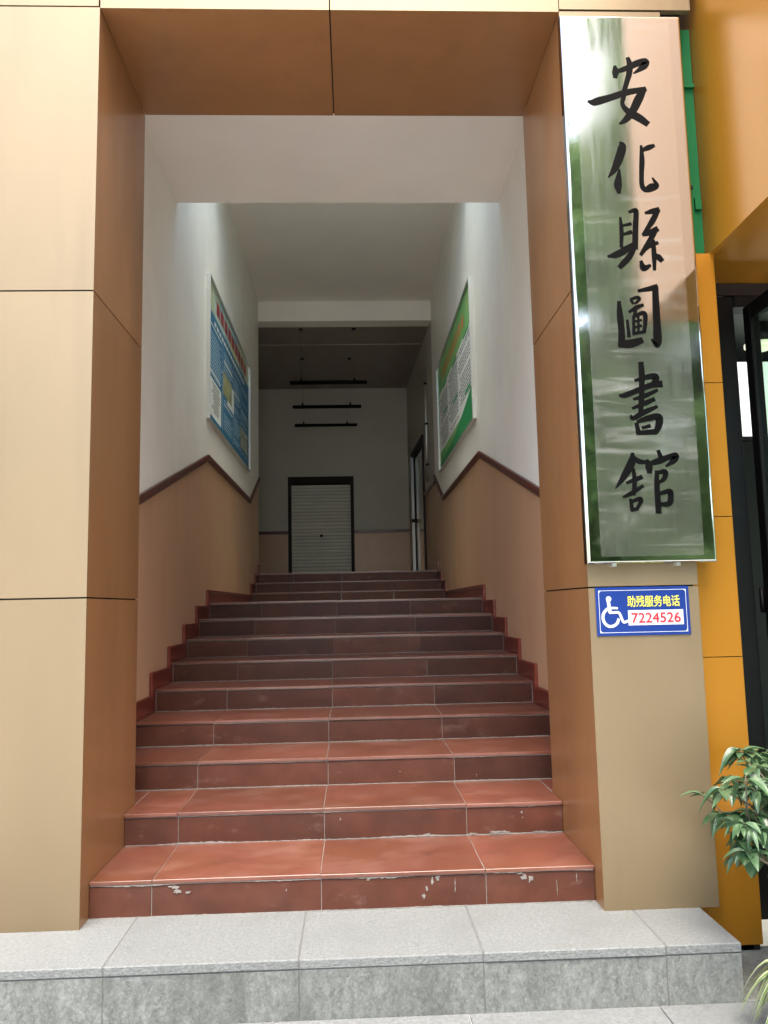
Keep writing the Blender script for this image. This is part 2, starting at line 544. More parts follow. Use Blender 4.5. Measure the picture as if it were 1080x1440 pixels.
# ------------------------------------------------------------------ measured setting (metres; ledge top z = 0, facade plane y = 0)
W = 1.07                      # half width of the entrance
DJ = 0.81                     # depth of the jambs
ZL = 4.04                     # soffit of the entrance
J1, J2 = 2.6813, 1.3315       # panel seams
RISE, RUN, Y1 = 0.1487, 0.5078, 0.1114
XL, XR = -1.308, 1.294        # inner faces of the stair walls
Y9 = Y1 + 8 * RUN
Z9 = 9 * RISE
GROUND = -0.215
YF2 = (7.32, 7.76, 8.20)      # risers of the second flight
ZTOP = 12 * RISE
YB = 12.0                     # rear wall

# ---------------- ground
ground = box('ground', (-250, 250, -250, 250, GROUND - 0.3, GROUND), 'ground', kind='structure')
# paving slabs in front of the ledge
pave = empty('pavement', None, None)
tag(pave, kind='structure')
for i in range(-4, 6):
    for j in range(0, 3):
        lx, ly = 0.10 + i * 0.70 + (0.35 if j % 2 else 0), -0.70 - j * 0.46
        tilebox('slab', (0.696, 0.456, 0.03), 'granite', pave, (lx, ly + 0.115, GROUND - 0.006 + random.uniform(0, .002)))
for i in range(4):
    tilebox('slab', (0.696, 0.46, 0.03), 'granite_face', pave, (1.83 + i * .70, -0.12, GROUND - 0.006 + random.uniform(0, .002)))

M['joint'] = mat('dusty joint filler', (0.10, 0.10, 0.095), rough=0.9, var=0.2, vscale=30)
# ---------------- granite ledge under the portal
led = empty('granite_step', 'low flamed grey granite ledge running below the entrance', 'step', (0, -0.1, GROUND))
led.location = (0, 0, 0)
cuts = [-3.0, -2.28, -1.57, -0.868, -0.165, 0.51, 1.19, 1.475]
box('core', (-3.0, 1.470, -0.3485, 0.11, -0.032, -0.003), 'joint', led)
box('core', (-3.0, 1.45, -0.3445, 1.0, GROUND, -0.0325), 'joint', led)
for a, b in zip(cuts, cuts[1:]):
    tilebox('slab', (b - a - 0.0025, 0.47, 0.035), 'granite', led, ((a + b) / 2, -0.352 + 0.235 + random.uniform(-.002, .002), -0.0175 + random.uniform(-.001, .001)), (0, 0, random.uniform(-.002, .002)), bev=0.004)
    tilebox('facing', (b - a - 0.003, 0.025, -GROUND - 0.04), 'granite_face', led, ((a + b) / 2, -0.335 + random.uniform(-.001, .001), (GROUND - 0.037) / 2), bev=0.002)
box('end_facing', (1.452, 1.472, -0.31, 0.06, GROUND, -0.036), 'granite_face', led, 0.002)
# screed strip between ledge and first riser
box('screed', (-W + 0.002, W - 0.002, 0.112, 0.20, -0.03, 0.003), 'mortar', led)

# ---------------- entrance portal (aluminium panels folded round the corners)
por = empty('entrance_portal', 'champagne brown aluminium panel portal framing the dark stair opening', 'portal')
G = 0.0035
T = 0.03
def Lpanel(name, side, z0, z1, xo, m='panel'):
    # side -1 left, +1 right: front face from xo to the corner, then back along the jamb
    c = side * W
    FT = 0.0028          # sheet thickness
    if side > 0:   # the right pillar also folds back on its outer side
        poly = [(c, 0), (xo, 0), (xo, 0.40), (xo - FT, 0.40), (xo - FT, FT), (c, FT)]
    else:
        poly = [(xo, 0), (c, 0), (c, FT), (xo, FT)]
    prism(name, poly, 'z', z0, z1, m, por)
    x0, x1 = sorted((c, c + side * 0.01))
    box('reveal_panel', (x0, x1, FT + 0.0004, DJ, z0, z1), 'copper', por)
levels = [(0.0, J2), (J2, J1), (J1, ZL + 0.006)]
for z0, z1 in levels:
    za, zb = z0 + (G if z0 else 0), z1 - G
    Lpanel('panel', -1, za, zb, -1.72)
    Lpanel('panel', 1, za, zb, 1.553)
    box('panel', (-2.95, -1.72 - 2 * G, 0, T, za, zb), 'panel', por)
# head: fascia folded under into the soffit, two over the opening and one each side
zt = 5.4
for a, b in ((-W + 0.002, -0.0115), (-0.0115, W - 0.002)):
    xa, xb = a + (G if a > -1 else 0), b - (G if b < 1 else 0)
    box('panel', (xa, xb, 0, 0.0028, ZL, zt), 'panel', por)
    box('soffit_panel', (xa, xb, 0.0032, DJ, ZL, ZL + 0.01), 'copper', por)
box('panel', (W + 0.002, 1.70, 0, T, ZL + 0.014, zt), 'panel', por)
box('panel', (-1.70, -W - 0.006, 0, T, ZL + 0.010, zt), 'panel', por)
box('panel', (-2.95, -1.707, 0, T, ZL + 0.010, zt), 'panel', por)
for b in ((-2.95, -W - 0.012, 0.016, DJ - 0.001, 0.004, ZL + 0.05), (W + 0.012, 1.538, 0.016, 0.39, 0.004, ZL - 0.03), (W + 0.012, 1.24, 0.3905, DJ - 0.001, 0.004, ZL + 0.03),
          (-2.95, 1.69, 0.016, 0.2, ZL + 0.06, zt - .01), (-W + .001, W - .001, 0.012, DJ - 0.001, ZL + 0.012, ZL + 0.058), (-2.9, 1.69, 0.2005, DJ - 0.001, ZL + 0.059, ZL + 0.4)):
    box('core', b, 'core', por)

# ---------------- stair hall walls
def rail_line(x, extra=0.0):
    return [(DJ - 0.1, 1.72), (4.084, 2.7326), (7.20, 2.735), (8.26, 3.20)]
RL = rail_line(0)
FLOORZ = [(8.26, -0.2), (DJ, -0.2)]
def hall_wall(name, x0, x1, label, xin):
    wl = empty(name, label, 'wall')
    y0 = DJ + 0.002
    zs = RL[0][1] + (y0 - RL[0][0]) * (RL[1][1] - RL[0][1]) / (RL[1][0] - RL[0][0])
    line = [(y0, zs)] + RL[1:]
    upper = line + [(8.26, 6.2), (y0, 6.2)]
    lower = [(y0, -0.2)] + line + [(8.26, -0.2)]
    lower = [(y0, -0.2), (8.26, -0.2)] + line[::-1]
    prism('plaster', upper, 'x', x0, x1, 'white', wl)
    prism('dado', lower, 'x', x0, x1, 'dado', wl)
    # moulded rail along the paint line
    s = 1 if xin > 0 else -1
    bm = bmesh.new()
    h = 0.062
    prof = [(0.0, 0.002), (0.02, 0.002), (0.030, -0.012), (0.034, -0.03), (0.026, -0.045), (0.018, -0.058), (0.0, -h)]
    pts = [Vector((y, z)) for y, z in line]
    rings = []
    for i, p in enumerate(pts):
        d0 = (p - pts[i - 1]).normalized() if i else None
        d1 = (pts[i + 1] - p).normalized() if i < len(pts) - 1 else None
        d = ((d0 or d1) + (d1 or d0)).normalized()
        n = Vector((-d.y, d.x))
        k = 1.0 / max(0.5, n.dot(Vector((-(d1 or d0).y, (d1 or d0).x))))
        rings.append([bm.verts.new((xin - s * u, p.x + n.x * v * k, p.y + n.y * v * k)) for u, v in prof])
    for a, b in zip(rings, rings[1:]):
        for q in range(len(prof) - 1):
            bm.faces.new((a[q], a[q + 1], b[q + 1], b[q]))
    bm.faces.new(rings[0]); bm.faces.new(rings[-1])
    link('rail', bm_mesh(bm), 'rail', wl)
    return wl
hall_wall('wall_left', XL - 0.24, XL, 'white stair wall with brown dado, left of the stairs', XL)
hall_wall('wall_right', XR, XR + 0.24, 'white stair wall with brown dado, right of the stairs', XR)

# ---------------- ceilings
cl = empty('ceiling', None, None)
tag(cl, kind='structure')
box('low_soffit', (XL + .001, XR - .001, DJ + 0.001, 2.717, 4.527, 6.1), 'ceil', cl)
box('upper_slab', (XL + .001, XR - .001, 4.30, 8.23, 5.875, 6.15), 'ceil', cl)
box('beam', (XL - 3.8, XR + 0.001, 8.232, 8.50, 5.565, 6.15), 'ceil', cl)
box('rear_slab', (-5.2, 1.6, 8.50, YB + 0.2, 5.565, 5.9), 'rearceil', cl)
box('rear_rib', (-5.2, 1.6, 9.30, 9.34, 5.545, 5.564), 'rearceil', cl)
# assumed, unseen roof light between the ceilings, enlarged to brighten the hall
rl = empty('assumed_roof_light', 'assumed roof light, unseen above the lower ceiling, enlarged to brighten the stair hall', 'roof light')
box('pane', (XL + .01, XR - .01, 2.72, 4.295, 6.02, 6.03), 'glass', rl)
box('frame', (XL + .002, XR - .002, 2.719, 2.75, 6.0, 6.06), 'alu', rl)
box('frame', (XL + .002, XR - .002, 4.27, 4.298, 6.0, 6.06), 'alu', rl)

# ---------------- rear hall
rf = box('floor', (-5.2, 1.6, YF2[2] + 0.02, YB + 0.2, ZTOP - 0.2, ZTOP), 'tile', kind='structure')
rw = empty('wall_rear', 'dim rear hall wall with brown dado, around the roller shutter', 'wall')
zd = 2.745
sx0, sx1, sz1 = -1.18, 0.095, 3.81
def wall_piece(nm, x0, x1, z0, z1, m):
    box(nm, (x0, x1, YB, YB + 0.2, z0, z1), m, rw)
wall_piece('plaster', -5.2, sx0, zd, 5.62, 'rearshaded')
wall_piece('plaster', sx1, 1.6, zd, 5.62, 'rearshaded')
wall_piece('plaster', sx0, sx1, sz1, 5.62, 'rearshaded')
wall_piece('dado', -5.2, sx0, ZTOP, zd, 'dado')
wall_piece('dado', sx1, 1.6, ZTOP, zd, 'dado')
box('rail', (-5.2, sx0, YB - 0.025, YB - 0.001, zd - 0.05, zd + 0.01), 'rail', rw)
box('rail', (sx1, 1.17, YB - 0.025, YB - 0.001, zd - 0.05, zd + 0.01), 'rail', rw)
# far left side of the rear hall, with a window that lets daylight in
lw = empty('wall_far_left', 'rear hall side wall hidden behind the left stair wall', 'wall')
for b in ((-5.4, -5.2, 8.2, YB + .2, ZTOP, 2.9), (-5.4, -5.2, 8.2, YB + .2, 3.5, 5.9), (-5.4, -5.2, 8.2, 9.9, 2.9, 3.5), (-5.4, -5.2, 10.4, YB + .2, 2.9, 3.5)):
    box('plaster', b, 'white', lw)
box('window_pane', (-5.32, -5.31, 9.9, 10.4, 2.9, 3.5), 'glass', lw)
fwl = empty('wall_front_left', 'rear hall front wall hidden behind the left stair wall', 'wall')
box('plaster', (-5.2, XL - 0.242, 8.24, 8.26, ZTOP - .2, 5.565), 'white', fwl)

# right side of the rear hall: slightly skewed wall with a steel framed doorway
rr = empty('wall_far_right', 'dim side wall of the rear hall, holding the steel framed door', 'wall')
ang = math.atan2(1.294 - 1.17, YB - 8.27)
def RW(s):      # point on the skew wall, s metres along it
    return (1.294 - math.sin(ang) * s, 8.27 + math.cos(ang) * s)
def rwall(nm, s0, s1, z0, z1, m, parent, d0=0.0, d1=0.12, bev=0.0):
    a, b = RW(s0), RW(s1)
    n = (math.cos(ang), math.sin(ang))
    poly = [(a[0] + n[0] * d0, a[1] + n[1] * d0), (b[0] + n[0] * d0, b[1] + n[1] * d0), (b[0] + n[0] * d1, b[1] + n[1] * d1), (a[0] + n[0] * d1, a[1] + n[1] * d1)]
    return prism(nm, poly, 'z', z0, z1, m, parent)
LN = (YB - 8.27) / math.cos(ang)
D0, D1, DT = 1.25, 2.95, 4.06
rwall('plaster', 0, D0, 3.1, 5.62, 'rearshaded', rr)
rwall('dado', 0, D0, ZTOP, 3.1, 'dado', rr)
rwall('plaster', D0, D1, DT, 5.62, 'rearshaded', rr)
rwall('plaster', D1, LN, 3.0, 5.62, 'rearshaded', rr)
rwall('dado', D1, LN, ZTOP, 3.0, 'dado', rr)
rwall('rail', 0.02, D0, 3.06, 3.11, 'rail', rr, -0.02, 0.0)
# the small room behind that doorway
rwall('plaster', D0, D1 + 1, 2.9, DT + .3, 'rearshaded', rr, 0.75, 0.85)
rwall('dado', D0, D1 + 1, ZTOP, 2.9, 'dado', rr, 0.75, 0.85)
rwall('rail', D0, D1 + 1, 2.87, 2.92, 'rail', rr, 0.73, 0.75)
rwall('end', D0 - .1, D0, ZTOP, DT + .3, 'rearshaded', rr, 0.12, 0.85)
rwall('end', D1 + 1, D1 + 1.1, ZTOP, DT + .3, 'rearshaded', rr, 0.12, 0.85)
rwall('top', D0 - .1, D1 + 1.1, DT + .3, DT + .4, 'rearshaded', rr, 0.12, 0.85)
dr = empty('glass_door', 'narrow steel framed glass door in the side wall of the rear hall', 'door')
rwall('head', D0 - .03, D1 + .03, DT - 0.06, DT + 0.02, 'darkframe', dr, -0.03, 0.06)
rwall('jamb', D0 - 0.04, D0 + 0.02, ZTOP, DT - .06, 'darkframe', dr, -0.03, 0.06)
rwall('post', D1 - 0.12, D1 - 0.05, ZTOP, DT - .06, 'dullsteel', dr, -0.05, 0.0)
rwall('jamb', D1 - 0.02, D1 + 0.04, ZTOP, DT - .06, 'darkframe', dr, -0.03, 0.06)
rwall('pane', D0 + .03, D1 - 0.13, ZTOP + .02, DT - .07, 'glass', dr, 0.02, 0.028)
rwall('handle', D1 - 0.22, D1 - 0.15, ZTOP + 1.0, ZTOP + 1.06, 'darkframe', dr, -0.06, 0.02)
cdp = empty('conduit', 'thin grey conduit pipe running down the side wall of the rear hall', 'pipe')
pa = RW(0.62)
tube('pipe', [(pa[0] - .03, pa[1], 5.0), (pa[0] - .03, pa[1], 3.2)], 0.017, 'alu', cdp)
for z in (4.75, 4.1, 3.45):
    box('clip', (pa[0] - .052, pa[0] - .004, pa[1] - .028, pa[1] + .028, z, z + .03), 'darkframe', cdp)

# roller shutter
sh = empty('roller_shutter', 'closed grey green roller shutter in the rear wall at the top of the stairs', 'shutter')
nz_ = 28
hs = (sz1 - 0.16 - ZTOP) / nz_
bm = bmesh.new()
q = 6
prof = [(0.012 - 0.012 * math.sin(math.pi * i / q), hs * 0.94 * i / q) for i in range(q + 1)]
front = [bm.verts.new((sx0 + .06, y, z)) for y, z in prof]
fr2 = [bm.verts.new((sx1 - .06, y, z)) for y, z in prof]
for i in range(q):
    bm.faces.new((front[i], front[i + 1], fr2[i + 1], fr2[i]))
slat_me = bm_mesh(bm)
slat_me.materials.append(M['shutter'])
for k in range(nz_):
    link('slat', slat_me, None, sh, (0, YB + 0.045, ZTOP + 0.005 + k * hs))
box('backing', (sx0 + .05, sx1 - .05, YB + 0.075, YB + 0.09, ZTOP, sz1 - .1), 'core', sh)
box('frame', (sx0, sx0 + .065, YB - 0.012, YB + 0.12, ZTOP, sz1), 'darkframe', sh)
box('frame', (sx1 - .065, sx1, YB - 0.012, YB + 0.12, ZTOP, sz1), 'darkframe', sh)
box('head_box', (sx0 + .065, sx1 - .065, YB - 0.012, YB + 0.12, sz1 - .14, sz1), 'darkframe', sh)
lk = link('lock', lathe_me([(0.0005, 0), (0.03, 0), (0.026, .012), (0.0005, .014)], 16), 'blackmetal', sh, ((sx0 + sx1) / 2, YB + 0.046, 2.66), (R(90), 0, 0))

# pendant tube lamps
pos = ['nearest the stairs', 'second from the stairs', 'closest to the rear wall']
for i, (x, y) in enumerate(((-0.27, 8.56), (-0.345, 10.05), (-0.41, 11.45))):
    p = empty('pendant_lamp', 'unlit black linear pendant lamp in the rear hall, ' + pos[i], 'lamp', (x, y, 4.70), 'black linear pendants in the rear hall')
    box('housing', (-0.59, 0.59, -0.03, 0.03, -0.018, 0.03), 'black', p, 0.006)
    for s in (-0.42, 0.40):
        tube('wire', [(s, 0, 0.035), (s, 0, 0.85)], 0.0012, 'blackmetal', p, 6)
        link('ceiling_cap', lathe_me([(0.0005, 0), (0.035, 0), (0.03, .02), (0.0005, .02)], 14), 'blackmetal', p, (s, 0, 0.843))
        link('wire_grip', lathe_me([(0.0005, 0), (0.016, 0), (0.012, .045), (0.0005, .045)], 10), 'blackmetal', p, (s, 0, 0.034))

# ---------------- staircase
st = empty('staircase', 'red brown tiled staircase climbing into the entrance', 'stairs')
XC = [-0.81, -0.105, 0.595]
bm = bmesh.new()
for k in range(1, 10):
    y = Y1 + (k - 1) * RUN
    x0, x1 = (-W + .003, W - .003) if k == 1 else (XL + .003, XR - .003)
    y1 = y + RUN if k < 9 else YF2[0]
    add_box(bm, x0, x1, (y if k != 2 else DJ + .01) + 0.005, y1 + 0.016, -0.2 if k < 3 else (k - 3) * RISE, k * RISE - 0.003)
    if k == 2:
        add_box(bm, -W + .003, W - .003, y + .005, DJ + .0145, 0.0, k * RISE - .003)
for i, y in enumerate(YF2):
    y1 = YF2[i + 1] if i < 2 else YF2[2] + 0.02
    add_box(bm, XL + .003, XR - .003, y + .016, y1 + .016, Z9 - .1, Z9 + (i + 1) * RISE - .016)
link('body', bm_mesh(bm), 'mortar', st)
def xs_for(k):
    e0, e1 = (-W, W) if k <= 2 else (XL + 0.018, XR - 0.018)
    return [e0] + [c + random.uniform(-.006, .006) for c in XC] + [e1]
rnd = lambda a: random.uniform(-a, a)
for k in range(1, 10):
    y = Y1 + (k - 1) * RUN
    xt, xr_ = xs_for(k), xs_for(k)
    y1 = y + RUN if k < 9 else y + 0.6
    for a, b in zip(xt, xt[1:]):
        wd, dp = b - a - 0.003, (y1 - y) - 0.002
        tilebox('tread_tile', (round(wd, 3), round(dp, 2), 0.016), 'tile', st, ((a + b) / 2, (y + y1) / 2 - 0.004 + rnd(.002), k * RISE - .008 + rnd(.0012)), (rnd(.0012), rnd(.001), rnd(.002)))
    for a, b in zip(xr_, xr_[1:]):
        wd = b - a - 0.003
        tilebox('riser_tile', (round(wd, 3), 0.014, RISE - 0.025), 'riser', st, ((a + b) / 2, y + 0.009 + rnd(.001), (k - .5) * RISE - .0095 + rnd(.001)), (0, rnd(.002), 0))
for i, y in enumerate(YF2):
    k = 10 + i
    for a, b in zip(xs_for(k), xs_for(k)[1:]):
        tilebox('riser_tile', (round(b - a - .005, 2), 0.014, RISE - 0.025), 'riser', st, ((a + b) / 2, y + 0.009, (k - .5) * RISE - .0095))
        if i < 2:
            tilebox('tread_tile', (round(b - a - .005, 2), 0.43, 0.016), 'tile', st, ((a + b) / 2, y + 0.212, k * RISE - .008))
for s_, xe in ((-1, XL), (1, XR)):
    tilebox('tread_tile', (abs(xe) - W - .006, 0.30, 0.016), 'tile', st, (s_ * W + (xe - s_ * W) / 2, DJ + .166, 2 * RISE - .008))
# skirting tiles stepping up both walls
H = 0.12
def skirt(y0, y1, z0, z1, side):
    x = XL if side < 0 else XR
    s = -side
    xx = sorted((x + s * 0.002, x + s * 0.016))
    bm = bmesh.new()
    add_box(bm, xx[0], xx[1], y0 + .0015, y1 - .0015, z0 + .0015, z1 - .0015)
    return link('skirting_tile', bm_mesh(bm), 'skirt', st)
def trim(y0, y1, z0, z1, side):
    x = XL if side < 0 else XR
    s = -side
    xx = sorted((x + s * 0.003, x + s * 0.024))
    return box('skirting_trim', (xx[0], xx[1], y0, y1, z0, z1), 'skirt', st, 0.003)
for side in (-1, 1):
    allst = [(Y1 + (k - 1) * RUN, k * RISE) for k in range(2, 10)] + [(y, Z9 + (i + 1) * RISE) for i, y in enumerate(YF2)]
    for i in range(1, len(allst)):
        y, z = allst[i]
        zp = allst[i - 1][1]
        skirt(y - H, y + .006, zp, z + H, side)
        yn = allst[i + 1][0] - H if i < len(allst) - 1 else y + 0.05
        skirt(y + .006, yn, z, z + H, side)
        trim(y - H - .001, y - H + .022, zp + H - .022, z + H + .001, side)
        trim(y - H + .022, yn - .001, z + H - .021, z + H + .001, side)
# mortar squeezed out of the joints: ragged strips along nosings and riser feet
bm = bmesh.new()
def ragged(x0, x1, y, z, hmax, down, dens=1.0, base=0.002):
    n = int((x1 - x0) / 0.012)
    prev = None
    a = random.random() * 50
    for i in range(n + 1):
        x = x0 + (x1 - x0) * i / n
        v = 0.5 + 0.5 * math.sin(a + i * 0.11) * math.sin(a * 1.7 + i * 0.041)
        v = max(0.0, v - (1 - dens) * 0.9) * hmax * random.uniform(0.4, 1.2) + base * random.uniform(0.4, 1.3)
        zz = z - v if down else z + v
        cur = (x, z, zz)
        if prev:
            yv = y - 0.0012 - random.uniform(0, .0016)
            vs = [bm.verts.new((prev[0], yv, prev[1])), bm.verts.new((cur[0], yv, cur[1])), bm.verts.new((cur[0], yv + .0005, cur[2])), bm.verts.new((prev[0], yv + .0005, prev[2]))]
            bm.faces.new(vs)
        prev = cur
for k in range(1, 10):
    y = Y1 + (k - 1) * RUN
    x0, x1 = (-W + .01, W - .01) if k <= 2 else (XL + .03, XR - .03)
    amt = {1: 0.013, 2: 0.007}.get(k, 0.004)
    ragged(x0, x1, y - .001, k * RISE - .016, amt, True, 0.62 if k == 1 else 0.5, 0.0025 if k > 2 else .0015)
    ragged(x0, x1, y + .001, (k - 1) * RISE + .001, {2: 0.012}.get(k, 0.005), False, 0.55, 0.003)
link('mortar_smears', bm_mesh(bm), 'mortar', st, kind='stuff')
# dribbles of dried cement on the lowest risers
bm = bmesh.new()
def blob(x, z, y, sx, sz, n=16):
    x += random.uniform(-.004, .004)
    vs = []
    for i in range(n):
        t = 2 * math.pi * i / n
        r = random.uniform(.25, 1.0)
        vs.append(bm.verts.new((x + math.cos(t) * sx * r, y - 0.0016, z + math.sin(t) * sz * r)))
    bm.faces.new(vs)
for x, z, sx, sz in ((0.365, .105, .012, .022), (0.35, .075, .010, .02), (0.335, .045, .014, .016), (0.39, .12, .012, .014), (0.47, .085, .003, .035), (.76, .11, .02, .014), (.79, .10, .014, .02),
                     (.745, .125, .022, .006), (.90, .06, .003, .05), (-.72, .118, .03, .012), (-.70, .10, .018, .014), (-.66, .095, .02, .006), (.99, .10, .004, .02), (-.25, .09, .006, .007), (.1, .12, .01, .004)):
    blob(x, z, Y1, sx, sz)
for x, z, sx, sz in ((-.03, .245, .004, .010), (.86, .25, .010, .008), (.87, .225, .006, .004), (.4, .16, .02, .006), (.62, .157, .04, .007), (.95, .155, .05, .007), (.75, .16, .06, .010)):
    blob(x, z, Y1 + RUN, sx, sz)
for x, z, sx, sz in ((.72, .33, .004, .006), (.72, .318, .003, .003), (.3, .36, .012, .004)):
    blob(x, z, Y1 + 2 * RUN, sx, sz)
link('cement_drips', bm_mesh(bm), 'drip', st, kind='stuff')

# ---------------- notice boards on the stair walls
def board(name, label, side, y0, y1, z0, z1, green):
    b = empty(name, label, 'notice board')
    x = XL if side < 0 else XR
    s = -side
    def bx_(nm, d0, d1, ya, yb, za, zb, m, par=None, bev=0.0):
        xx = sorted((x + s * d0, x + s * d1))
        return box(nm, (xx[0], xx[1], ya, yb, za, zb), m, par or b, bev)
    f = 0.017
    bx_('frame', 0.001, 0.04, y0, y0 + f, z0, z1, 'alu', bev=.003)
    bx_('frame', 0.001, 0.04, y1 - f, y1, z0, z1, 'alu', bev=.003)
    bx_('frame', 0.001, 0.038, y0 + f, y1 - f, z0, z0 + f, 'alu', bev=.003)
    bx_('frame', 0.001, 0.038, y0 + f, y1 - f, z1 - f, z1, 'alu', bev=.003)
    pr = bx_('poster', 0.001, 0.012, y0 + f, y1 - f, z0 + f, z1 - f, M['pgreen'] if green else M['pblue'])
    def U(u): return y0 + f + (y1 - y0 - 2 * f) * u
    def V(v): return z0 + f + (z1 - z0 - 2 * f) * v
    def sheet(nm, rects, m, lift):
        bm = bmesh.new()
        for u0, u1, v0, v1 in rects:
            xx = sorted((x + s * (0.012 + lift), x + s * (0.0121 + lift)))
            add_box(bm, xx[0], xx[1], U(u0), U(u1), V(v0), V(v1))
        return link(nm, bm_mesh(bm), m, pr, kind='stuff' if len(rects) > 1 else None)
    if green:
        sheet('print_sheet', [(0.03, .97, .16, .72)], 'paper', .0008)
        sheet('print_title', [(0.18 + i * .085, .24 + i * .085, .80, .90) for i in range(8)], 'goldprint', .0016)
        lines = []
        for c in range(3):
            for r_ in range(18):
                v = .685 - r_ * .028
                if random.random() < .12: continue
                u = .06 + c * .31
                while u < .06 + c * .31 + random.uniform(.2, .27):
                    w_ = random.uniform(.02, .05)
                    lines.append((u, u + w_, v - .012, v))
                    u += w_ + .008
        sheet('print_text', lines, 'inkgrey', .0016)
        sheet('print_heading', [(.07 + c * .31, .20 + c * .31, v, v + .028) for c, v in ((0, .70), (1, .69), (2, .45), (1, .38), (0, .27), (2, .70))], 'dgreen', .0022)
        # sweeping green wave at the foot of the sheet
        bm = bmesh.new()
        n = 24
        for i in range(n):
            u0, u1 = i / n, (i + 1) / n
            h0, h1 = [.06 + .22 * (1 - uu) ** 2.2 for uu in (u0, u1)]
            xx = x + s * 0.0150
            bm.faces.new([bm.verts.new((xx, U(a), V(c))) for a, c in ((u0, 0), (u1, 0), (u1, h1), (u0, h0))])
        link('print_wave', bm_mesh(bm), 'dgreen', pr)
    else:
        sheet('print_header', [(.0, 1, .80, 1)], 'phead', .0008)
        sheet('print_title', [(0.16 + i * .085, .225 + i * .085, .85, .95) for i in range(9)], 'red', .0016)
        sheet('print_subtitle', [(0.12 + i * .05, .155 + i * .05, .735, .765) for i in range(15)], 'paper', .0016)
        sheet('print_card', [(.05, .26, .05, .32), (.40, .56, .30, .50)], 'paper', .0008)
        sheet('print_photo', [(.30, .50, .34, .52), (.74, .95, .12, .30)], 'pphoto', .0014)
        sheet('print_rule', [(.03, .27, .70, .712), (.03, .25, .36, .372), (.32, .52, .60, .612), (.32, .52, .26, .272), (.56, .72, .5, .512), (.76, .95, .45, .46), (.29, .294, .05, .72), (.54, .544, .05, .72), (.75, .754, .05, .72)], 'paper', .0018)
        txt = []
        for c, (ua, ub) in enumerate(((.04, .27), (.32, .52), (.57, .73), (.78, .96))):
            v = .68
            while v > .08:
                if random.random() < .72 and not (c == 0 and v < .33) and not (c == 1 and .33 < v < .53):
                    u = ua
                    e = ub - random.uniform(0, .06)
                    while u < e:
                        w_ = random.uniform(.015, .03)
                        txt.append((u, u + w_, v - .010, v))
                        u += w_ + .006
                v -= .027
        sheet('print_text', txt, 'palebl', .0018)
        ink = [(.07 + random.uniform(0, .05), .2 + random.uniform(0, .04), .29 - i * .022, .298 - i * .022) for i in range(10)]
        sheet('print_ink', ink, 'inkgrey', .0022)
    return b
M['pblue'] = mat('blue poster', (0.015, 0.15, 0.29), rough=0.5, var=0.3, vscale=2)
M['phead'] = mat('poster header', (0.30, 0.52, 0.58), rough=0.5, var=0.4, vscale=2.5, huevar=(0.60, 0.58, 0.26))
M['pgreen'] = mat('green poster', (0.10, 0.42, 0.12), rough=0.5, var=0.2, vscale=3, huevar=(0.30, 0.50, 0.18))
M['paper'] = mat('printed paper', (0.78, 0.80, 0.76), rough=0.6, var=0.05)
M['goldprint'] = mat('orange print', (0.55, 0.28, 0.08), rough=0.6)
M['inkgrey'] = mat('grey text print', (0.12, 0.12, 0.12), rough=0.6)
M['dgreen'] = mat('dark green print', (0.03, 0.30, 0.10), rough=0.5)
M['palebl'] = mat('pale blue print', (0.50, 0.66, 0.75), rough=0.6)
M['pphoto'] = mat('poster photo', (0.22, 0.26, 0.12), rough=0.6, var=0.5, vscale=9, huevar=(0.35, 0.33, 0.18))
board('notice_board', 'blue notice board with red heading on the left stair wall', -1, 4.01, 7.05, 3.07, 4.50, False)
board('notice_board', 'green and white notice board on the right stair wall', 1, 4.22, 7.40, 3.09, 4.54, True)

